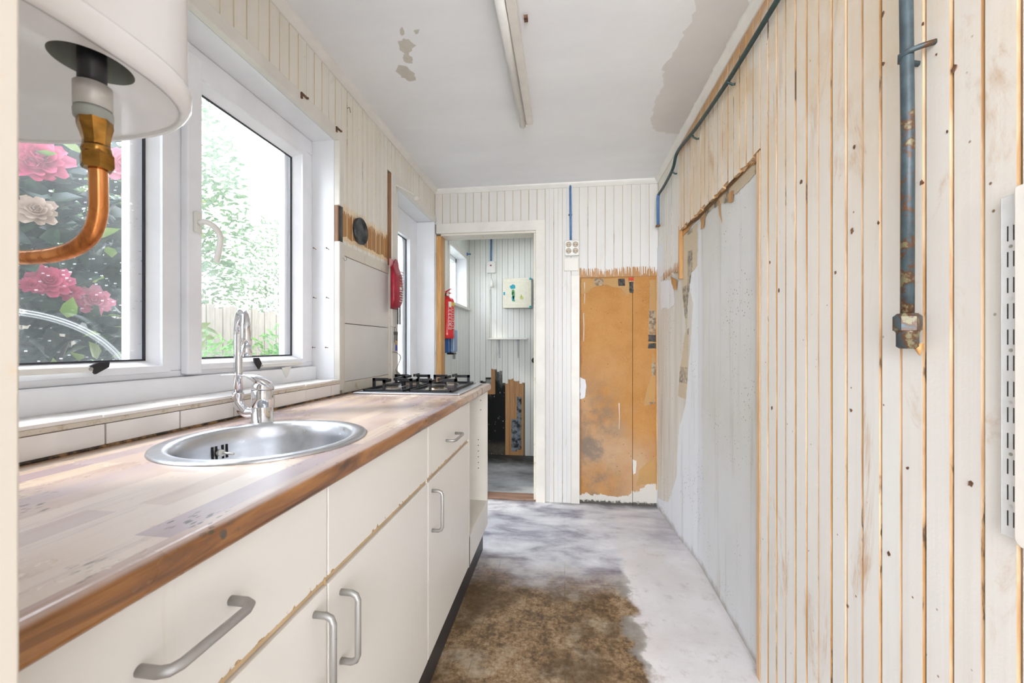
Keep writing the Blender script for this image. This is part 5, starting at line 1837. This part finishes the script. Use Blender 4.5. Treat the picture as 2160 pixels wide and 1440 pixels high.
MB().tube([e_ + Vector((-0.006, 0, 0.002)), e_ + Vector((0.04, 0.11, 0.0)), e_ + Vector((0.05, 0.13, -0.010))], 0.0032, 8).build('arm', 'trim', br)
MB().lathe(tuple(e_ + Vector((0.055, 0.14, -0.035))), [(0.0001, 0), (0.014, 0.004), (0.018, 0.014), (0.015, 0.020)], 16).build('cup', 'trim', br)
p = onX(735, 228, XL + 0.004)
o = MB().tube([(XL, p[1], p[2]), (XL + 0.012, p[1] - 0.006, p[2]), (XL + 0.013, p[1] + 0.002, p[2] - 0.02)], 0.0014, 8).build('bent_nail', 'rust')
tag(o, 'bent rusty nail in the boards high above the vent duct', 'nail')

# ================================================================== FIRE BLANKET, KEYS, PLUG
fx = XL + 0.024
c = onX(832, 600, fx)
fb = empty('fire_blanket', (fx, c[1], c[2]), 'red fire blanket pouch hanging on the door casing beside the hob', 'fire blanket')
zt1 = onX(826, 545, fx)[2]; zb1 = onX(826, 650, fx)[2]
Y0, Y1 = onX(819, 600, fx)[1], onX(845, 600, fx + 0.02)[1]
b = MB()
rows = []
N = 12
vs = []
prof = [(0.0, 0.30, 0.004), (0.06, 0.62, 0.004), (0.10, 0.58, 0.006), (0.18, 0.78, 0.018), (0.35, 0.96, 0.034), (0.6, 1.0, 0.038), (0.85, 0.98, 0.036), (0.95, 0.90, 0.026), (1.0, 0.82, 0.006)]
cy_ = (Y0 + Y1) / 2
for (t, wf, th_) in prof:
    z = zt1 + (zb1 - zt1) * t
    w = (Y1 - Y0) / 2 * wf
    sh = 0.03 * (1 - t) if t < 0.12 else 0
    for k in range(N):
        a = 2 * math.pi * k / N
        ca, sa = math.cos(a), math.sin(a)
        vs.append((fx + 0.004 + th_ * 0.5 + th_ * 0.5 * math.copysign(abs(sa) ** 0.6, sa), cy_ + sh + w * math.copysign(abs(ca) ** 0.5, ca), z + 0.004 * math.sin(3 * a)))
fs = [(i * N + k, i * N + (k + 1) % N, (i + 1) * N + (k + 1) % N, (i + 1) * N + k) for i in range(len(prof) - 1) for k in range(N)]
fs += [tuple(range(N)), tuple(range((len(prof) - 1) * N, len(prof) * N))]
b.add(vs, fs, 0, True)
b.build('pouch', 'redcloth', fb)
b = MB().box(fx, fx + 0.006, Y0 + 0.01, Y0 + 0.05, zt1 - 0.055, zt1 - 0.005)
b.build('hanging_tab', 'pinkcloth', fb, 0.002)
for k in range(2):
    x_ = fx + 0.012 + 0.006 * k
    yy_ = Y1 - 0.020 + 0.012 * k
    MB().box(x_, x_ + 0.002, yy_ - 0.009, yy_ + 0.009, zb1 - 0.085, zb1 + 0.025).build('pull_strap', 'webbing', fb)
xs = fx + 0.0435
for k in range(7):
    zz = zt1 + (zb1 - zt1) * (0.26 + 0.055 * k)
    MB().box(xs - 0.004, xs - 0.0015, cy_ + 0.0, cy_ + 0.055 - 0.008 * (k % 3), zz, zz + 0.0035).build('text_line', 'pinkcloth', fb)
zz = zt1 + (zb1 - zt1) * 0.62
MB().box(xs - 0.004, xs - 0.0008, cy_ - 0.005, cy_ + 0.022, zz, zz + 0.014).build('white_mark', 'whiteprint', fb)
for k in range(5):
    zz = zt1 + (zb1 - zt1) * (0.66 + 0.05 * k)
    MB().box(xs - 0.004, xs - 0.0012, cy_ - 0.005 + 0.012 * (k % 2), cy_ + 0.04, zz, zz + 0.004).build('text_line', 'whiteprint', fb)

p = onX(829, 690, fx)
ky = empty('key_bunch', p, 'bunch of keys with a blue tag hanging on the door casing', 'keys')
kx = fx + 0.018
p = onX(834, 690, kx)
MB().tube(bez([(fx - 0.001, p[1] - 0.02, p[2] + 0.004), (kx, p[1] - 0.004, p[2]), (kx + 0.002, p[1] + 0.006, p[2] + 0.006), (kx, p[1] + 0.002, p[2] + 0.014)], 5), 0.0013, 8).build('hook', 'handle', ky)
rg = [(kx, p[1] + 0.014 * math.cos(a * math.pi / 10), p[2] - 0.012 + 0.014 * math.sin(a * math.pi / 10)) for a in range(21)]
MB().tube(rg, 0.0014, 8, caps=False).build('ring', 'keysteel', ky)
for k, (dy, ln_) in enumerate(((-0.010, 0.060), (0.004, 0.055), (0.014, 0.058))):
    z = p[2] - 0.024
    kb = MB()
    kb.box(kx - 0.001 + 0.002 * k, kx + 0.001 + 0.002 * k, p[1] + dy - 0.011, p[1] + dy + 0.011, z - 0.018, z)
    kb.box(kx - 0.001 + 0.002 * k, kx + 0.001 + 0.002 * k, p[1] + dy - 0.0035, p[1] + dy + 0.0035, z - ln_, z - 0.018)
    kb.box(kx - 0.001 + 0.002 * k, kx + 0.001 + 0.002 * k, p[1] + dy + 0.0035, p[1] + dy + 0.007, z - ln_ + 0.002, z - ln_ + 0.012)
    kb.build('key', 'keysteel', ky)
MB().box(kx + 0.007, kx + 0.009, p[1] - 0.026, p[1] + 0.010, p[2] - 0.096, p[2] - 0.072).build('tan_tag', 'tantag', ky, 0.003)
MB().box(kx + 0.007, kx + 0.009, p[1] - 0.018, p[1] + 0.006, p[2] - 0.128, p[2] - 0.096).build('blue_tag', 'bluetag', ky, 0.002)
ck = fx + 0.012
pl_ = empty('plug_cord', onX(838, 780, ck), 'loose grey cord with a plug dangling beside the side door pane', 'cord')
P = [onX(828, 742, ck), onX(838, 744, ck + 0.004), onX(845, 753, ck + 0.006), onX(841, 766, ck + 0.006), onX(835, 780, ck + 0.005)]
MB().tube(bez(P, 6), 0.0028, 10).build('cord', 'cord', pl_)
a = Vector(onX(835, 780, ck + 0.005)); b_ = Vector(onX(843, 794, ck + 0.005))
MB().tube([a, a.lerp(b_, .5), b_, b_ + Vector((0, 0.030, -0.004))], [0.003, 0.009, 0.014, 0.015], 14).build('plug', 'cord', pl_)
for dz in (-0.006, 0.006):
    MB().cyl(tuple(b_ + Vector((0, 0.029, dz))), tuple(b_ + Vector((0, 0.050, dz + 0.004))), 0.002, n=8).build('pin', 'alu', pl_)

# ================================================================== FIRE EXTINGUISHER, DISPENSER
ex, ey = -0.905, 3.060
fe = empty('fire_extinguisher', (ex, ey, 1.17), 'small red fire extinguisher hanging just inside the scullery doorway', 'fire extinguisher')
zb1 = onY(941, 714, ey)[2]; zt1 = onY(941, 627, ey)[2]
R_ = 0.056
MB().lathe((ex, ey, 0), [(0.0001, zb1), (R_ - 0.006, zb1), (R_, zb1 + 0.006), (R_, zb1 + 0.03), (R_ + 0.0008, zb1 + 0.034), (R_, zb1 + 0.038), (R_, zt1 - 0.025), (R_ - 0.010, zt1 - 0.008), (0.020, zt1), (0.016, zt1 + 0.012), (0.0001, zt1 + 0.012)], 40).build('cylinder', 'red', fe)
MB().cyl((ex, ey, zt1 + 0.010), (ex, ey, zt1 + 0.030), 0.016, n=16).build('valve', 'blackplas', fe)
MB().box(ex - 0.014, ex + 0.034, ey - 0.008, ey + 0.008, zt1 + 0.028, zt1 + 0.036).build('carry_handle', 'red', fe, 0.002)
MB().prism([(ex - 0.016, ey - 0.007, zt1 + 0.044), (ex + 0.032, ey - 0.007, zt1 + 0.070), (ex + 0.034, ey - 0.007, zt1 + 0.064), (ex - 0.010, ey - 0.007, zt1 + 0.037)], (0, 0.014, 0)).build('lever', 'red', fe)
MB().cyl((ex + 0.012, ey - 0.016, zt1 + 0.020), (ex + 0.012, ey - 0.022, zt1 + 0.020), 0.011, n=16).build('gauge', 'whiteplastic', fe)
MB().box(-0.965, ex, ey - 0.004, ey + 0.004, zt1 + 0.004, zt1 + 0.009).build('wall_bracket', 'blackplas', fe)
def on_cyl(a0, a1, z0, z1, mat, name, off=0.0012, parent=fe):
    b = MB(); n = 8
    vs = []
    for k in range(n + 1):
        a = math.radians(a0 + (a1 - a0) * k / n)
        for z in (z0, z1):
            vs.append((ex + (R_ + off) * math.cos(a), ey + (R_ + off) * math.sin(a), z))
    b.add(vs, [(2 * k, 2 * k + 2, 2 * k + 3, 2 * k + 1) for k in range(n)], 0, True)
    return b.build(name, mat, parent, fix=False)
H = zt1 - zb1
lbl = on_cyl(-62, 10, zb1 + H * 0.22, zb1 + H * 0.76, 'red', 'instruction_label')
on_cyl(-62, 12, zb1 + H * 0.78, zb1 + H * 0.87, 'yellowprint', 'yellow_band')
on_cyl(-62, -38, zb1 + H * 0.76, zb1 + H * 0.88, 'whiteprint', 'white_block', 0.0018)
for a0, a1 in ((-64, -61.5), (-37, -35)):
    on_cyl(a0, a1, zb1 + H * 0.22, zb1 + H * 0.74, 'whiteprint', 'label_border', 0.002)
for k in range(7):
    z_ = zb1 + H * (0.22 + 0.087 * k)
    on_cyl(-62, -36, z_, z_ + 0.003, 'whiteprint', 'label_border', 0.002)
    if k < 6:
        on_cyl(-56, -44, z_ + 0.008, z_ + (0.02 if k == 1 else 0.013), 'whiteprint', 'pictogram', 0.0022)
for k in range(9):
    z_ = zb1 + H * (0.24 + 0.056 * k)
    on_cyl(-30, -6 - 6 * (k % 3), z_, z_ + 0.004, 'whiteprint', 'text_line', 0.002)

ds = empty('soap_dispenser', (-0.93, 3.17, 1.06), 'blue wall dispenser below and behind the fire extinguisher', 'dispenser')
za = onY(945, 744, 3.13)[2]; zb2 = onY(945, 692, 3.13)[2]
MB().box(-0.972, -0.902, 3.125, 3.225, za, zb2).build('body', 'blueplastic', ds, 0.008, seg=3)
MB().box(-0.9015, -0.862, 3.128, 3.222, za + 0.004, zb2 - 0.01).build('cover', 'smokeplastic', ds, 0.012, seg=3)
MB().box(-0.93, -0.87, 3.14, 3.21, za - 0.014, za).build('nozzle', 'blackplas', ds, 0.004)
MB().box(-0.885, -0.872, 3.15, 3.19, za - 0.050, za - 0.014).build('push_lever', 'greypaint', ds)

# ================================================================== SCULLERY FITTINGS
ys_ = SY1
p = onY(1036, 500, ys_ - 0.012)
sc_ = empty('pull_switch', onY(1037, 565, ys_), 'white pull-cord switch box under a blue conduit on the scullery end wall', 'switch')
MB().tube([(p[0], p[1], SZ - 0.001), onY(1036, 556, ys_ - 0.012)], 0.009, 12).build('conduit', 'bluepaint', sc_)
a = onY(1028, 577, ys_); b_ = onY(1046, 552, ys_)
MB().box(a[0], b_[0], ys_ - 0.045, ys_, a[2], b_[2]).build('switch_box', 'whiteplastic', sc_, 0.004)
cxm, czm = (a[0] + b_[0]) / 2, (a[2] + b_[2]) / 2
MB().box(cxm - 0.008, cxm + 0.008, ys_ - 0.0465, ys_ - 0.045, czm + 0.008, czm + 0.022).build('red_lamp', 'maroon', sc_)
t0 = onY(1037, 578, ys_ - 0.03); t1 = onY(1037, 588, ys_ - 0.03); t2 = onY(1038, 606, ys_ - 0.03)
MB().cyl(t0, t1, 0.002, n=6).build('pull_cord', 'whiteplastic', sc_)
MB().tube([t1, ((t1[0] + t2[0]) / 2, t1[1], (t1[2] + t2[2]) / 2), t2], [0.008, 0.016, 0.022], 14).build('pull_knob', 'whiteplastic', sc_)
pcx = onY(1033, 610, ys_ - 0.006)
MB().cyl(pcx, onY(1033, 712, ys_ - 0.006), 0.004, n=6).build('cable', 'trim', sc_)

a = onY(1061, 650, ys_ - 0.09); b_ = onY(1121, 586, ys_ - 0.09)
mc = empty('medicine_cabinet', (a[0], ys_, a[2]), 'square cream wall cabinet with a teal painted flower on its door', 'cabinet')
MB().box(a[0] + 0.01, b_[0] + 0.012, ys_ - 0.085, ys_, a[2] + 0.004, b_[2] - 0.004).build('body', 'greypaint', mc, 0.003)
dr = MB().box(a[0], b_[0], ys_ - 0.10, ys_ - 0.085, a[2], b_[2]).build('door', 'creamcard', mc, 0.008, seg=3)
i_ = 0.035
b = MB()
for (x0, x1, z0, z1) in ((a[0] + i_, b_[0] - i_, a[2] + i_, a[2] + i_ + .004), (a[0] + i_, b_[0] - i_, b_[2] - i_ - .004, b_[2] - i_), (a[0] + i_, a[0] + i_ + .004, a[2] + i_, b_[2] - i_), (b_[0] - i_ - .004, b_[0] - i_, a[2] + i_, b_[2] - i_)):
    b.box(x0, x1, ys_ - 0.102, ys_ - 0.1002, z0, z1)
b.build('moulding', 'creamplate', dr)
def blob(cx, cz, rx, rz, mat, name, seed, y):
    rnd = random.Random(seed)
    P = [(cx + rx * math.cos(k * .5236) * rnd.uniform(.75, 1.15), y, cz + rz * math.sin(k * .5236) * rnd.uniform(.75, 1.15)) for k in range(12)]
    MB().prism(P, (0, 0.0008, 0)).build(name, mat, dr)
W_, H_ = b_[0] - a[0], b_[2] - a[2]
fx_ = lambda t: a[0] + W_ * t
fz_ = lambda t: a[2] + H_ * t
yq = ys_ - 0.1012
blob(fx_(0.35), fz_(0.71), 0.029, 0.025, 'teal', 'painted_bloom', 1, yq)
blob(fx_(0.34), fz_(0.52), 0.010, 0.034, 'green', 'painted_stem', 2, yq)
blob(fx_(0.385), fz_(0.46), 0.013, 0.052, 'green', 'painted_stem', 3, yq)
blob(fx_(0.36), fz_(0.33), 0.016, 0.028, 'teal', 'painted_leaf', 4, yq)
blob(fx_(0.38), fz_(0.24), 0.018, 0.006, 'green', 'painted_leaf', 5, yq)
blob(fx_(0.66), fz_(0.34), 0.016, 0.016, 'lime', 'painted_spot', 6, yq)
blob(fx_(0.645), fz_(0.41), 0.006, 0.016, 'lime', 'painted_spot', 7, yq)
for (x0, x1, z0, z1) in ((0.02, 0.08, 0.44, 0.54), (0.93, 1.0, 0.93, 1.0), (0.93, 1.0, 0.0, 0.07)):
    MB().box(fx_(x0), fx_(x1), ys_ - 0.1035, ys_ - 0.1002, fz_(z0), fz_(z1)).build('teal_catch', 'teal', dr)

a = onY(1028, 716, ys_ - 0.08); b_ = onY(1113, 712, ys_ - 0.08)
sh = empty('wall_shelf', (a[0], ys_, a[2]), 'narrow white wall shelf on two brackets in the scullery', 'shelf')
MB().box(a[0], b_[0], ys_ - 0.13, ys_, a[2], a[2] + 0.016).build('shelf_board', 'whiteplastic', sh, 0.002)
for px in (1053, 1093):
    x_ = onY(px, 730, ys_ - 0.02)[0]
    zb3 = onY(px, 755, ys_)[2]
    b = MB().box(x_ - 0.008, x_ + 0.008, ys_ - 0.006, ys_, zb3, a[2]).box(x_ - 0.008, x_ + 0.008, ys_ - 0.11, ys_, a[2] - 0.006, a[2] - 0.0005)
    b.add([(x_ - .002, ys_ - .10, a[2] - .006), (x_ + .002, ys_ - .10, a[2] - .006), (x_ + .002, ys_ - .006, zb3 + .04), (x_ - .002, ys_ - .006, zb3 + .04), (x_ - .002, ys_ - .09, a[2] - .006), (x_ + .002, ys_ - .09, a[2] - .006), (x_ + .002, ys_ - .006, zb3 + .055), (x_ - .002, ys_ - .006, zb3 + .055)],
          [(0, 1, 2, 3), (4, 5, 6, 7), (0, 3, 7, 4), (1, 2, 6, 5)])
    b.build('bracket', 'bracket_grey', sh)
# grey capped pipe stub at the stripped foot
a = onY(1030, 812, ys_ - 0.03)
o = MB().tube([(a[0], a[1], a[2] - 0.04), (a[0], a[1], a[2] + 0.065)], 0.026, 20).build('pipe', 'greypaint')
o.name = 'drain_pipe'
gp2 = tag(o, 'short grey capped drain pipe above the mouldy patch', 'pipe')
MB().tube([(a[0], a[1], a[2] + 0.065), (a[0], a[1], a[2] + 0.078)], 0.029, 20).build('pipe_cap', 'blackplas', o)
# black valve on the right of the end wall
a = onY(1127, 760, ys_ - 0.02)
o = MB().lathe((0, 0, 0), [(0.0001, 0), (0.028, 0), (0.028, 0.012), (0.016, 0.016), (0.0001, 0.016)], 20).build('tap_knob', 'blackplas')
o.rotation_euler = (math.pi / 2, 0, 0)
o.location = (a[0], ys_ - 0.001, a[2])
tag(o, 'small black round knob low on the scullery end wall beside the door casing', 'knob')
# blue pegs on the scullery window casing
for (px, py, lb) in ((952, 502, 'small blue peg above the left corner of the scullery window'), (985, 536, 'small blue peg above the right corner of the scullery window')):
    p = onX(px, py, SX0 + 0.010)
    o = MB().cyl((SX0 + 0.010, p[1], p[2]), (SX0 + 0.05, p[1], p[2]), 0.007, n=10).box(SX0 + 0.010, SX0 + 0.016, p[1] - 0.014, p[1] + 0.014, p[2] - 0.014, p[2] + 0.014).build('peg', 'bluepaint')
    tag(o, lb, 'peg')

# ================================================================== CEILING LAMP
lx = -0.193
lp = empty('fluorescent_lamp', (lx, 1.45, CZ), 'long bare fluorescent batten lamp on the ceiling', 'lamp')
ye = 2.02
MB().box(lx + 0.006, lx + 0.038, 0.80, ye + 0.005, CZ - 0.046, CZ - 0.0005).build('batten', 'lampbody', lp, 0.004)
MB().tube([(lx - 0.012, 0.83, CZ - 0.046), (lx - 0.012, ye, CZ - 0.046)], 0.0165, 24).build('tube', 'lampglass', lp)
for y_ in (0.82, ye):
    MB().box(lx - 0.024, lx + 0.010, y_, y_ + 0.014, CZ - 0.050, CZ - 0.020).build('lamp_holder', 'lampbody', lp, 0.003)
    MB().tube([(lx - 0.012, y_ + 0.012, CZ - 0.042), (lx - 0.012, y_ + 0.030, CZ - 0.042)], [0.0135, 0.006], 16).build('end_cap', 'lampbody', lp)
MB().box(lx - 0.026, lx - 0.010, 1.32, 1.40, CZ - 0.018, CZ - 0.0005).build('starter', 'greypaint', lp)
MB().box(lx + 0.055, lx + 0.068, 1.40, 1.42, CZ - 0.012, CZ - 0.0005).build('cable_clip', 'rust', lp)
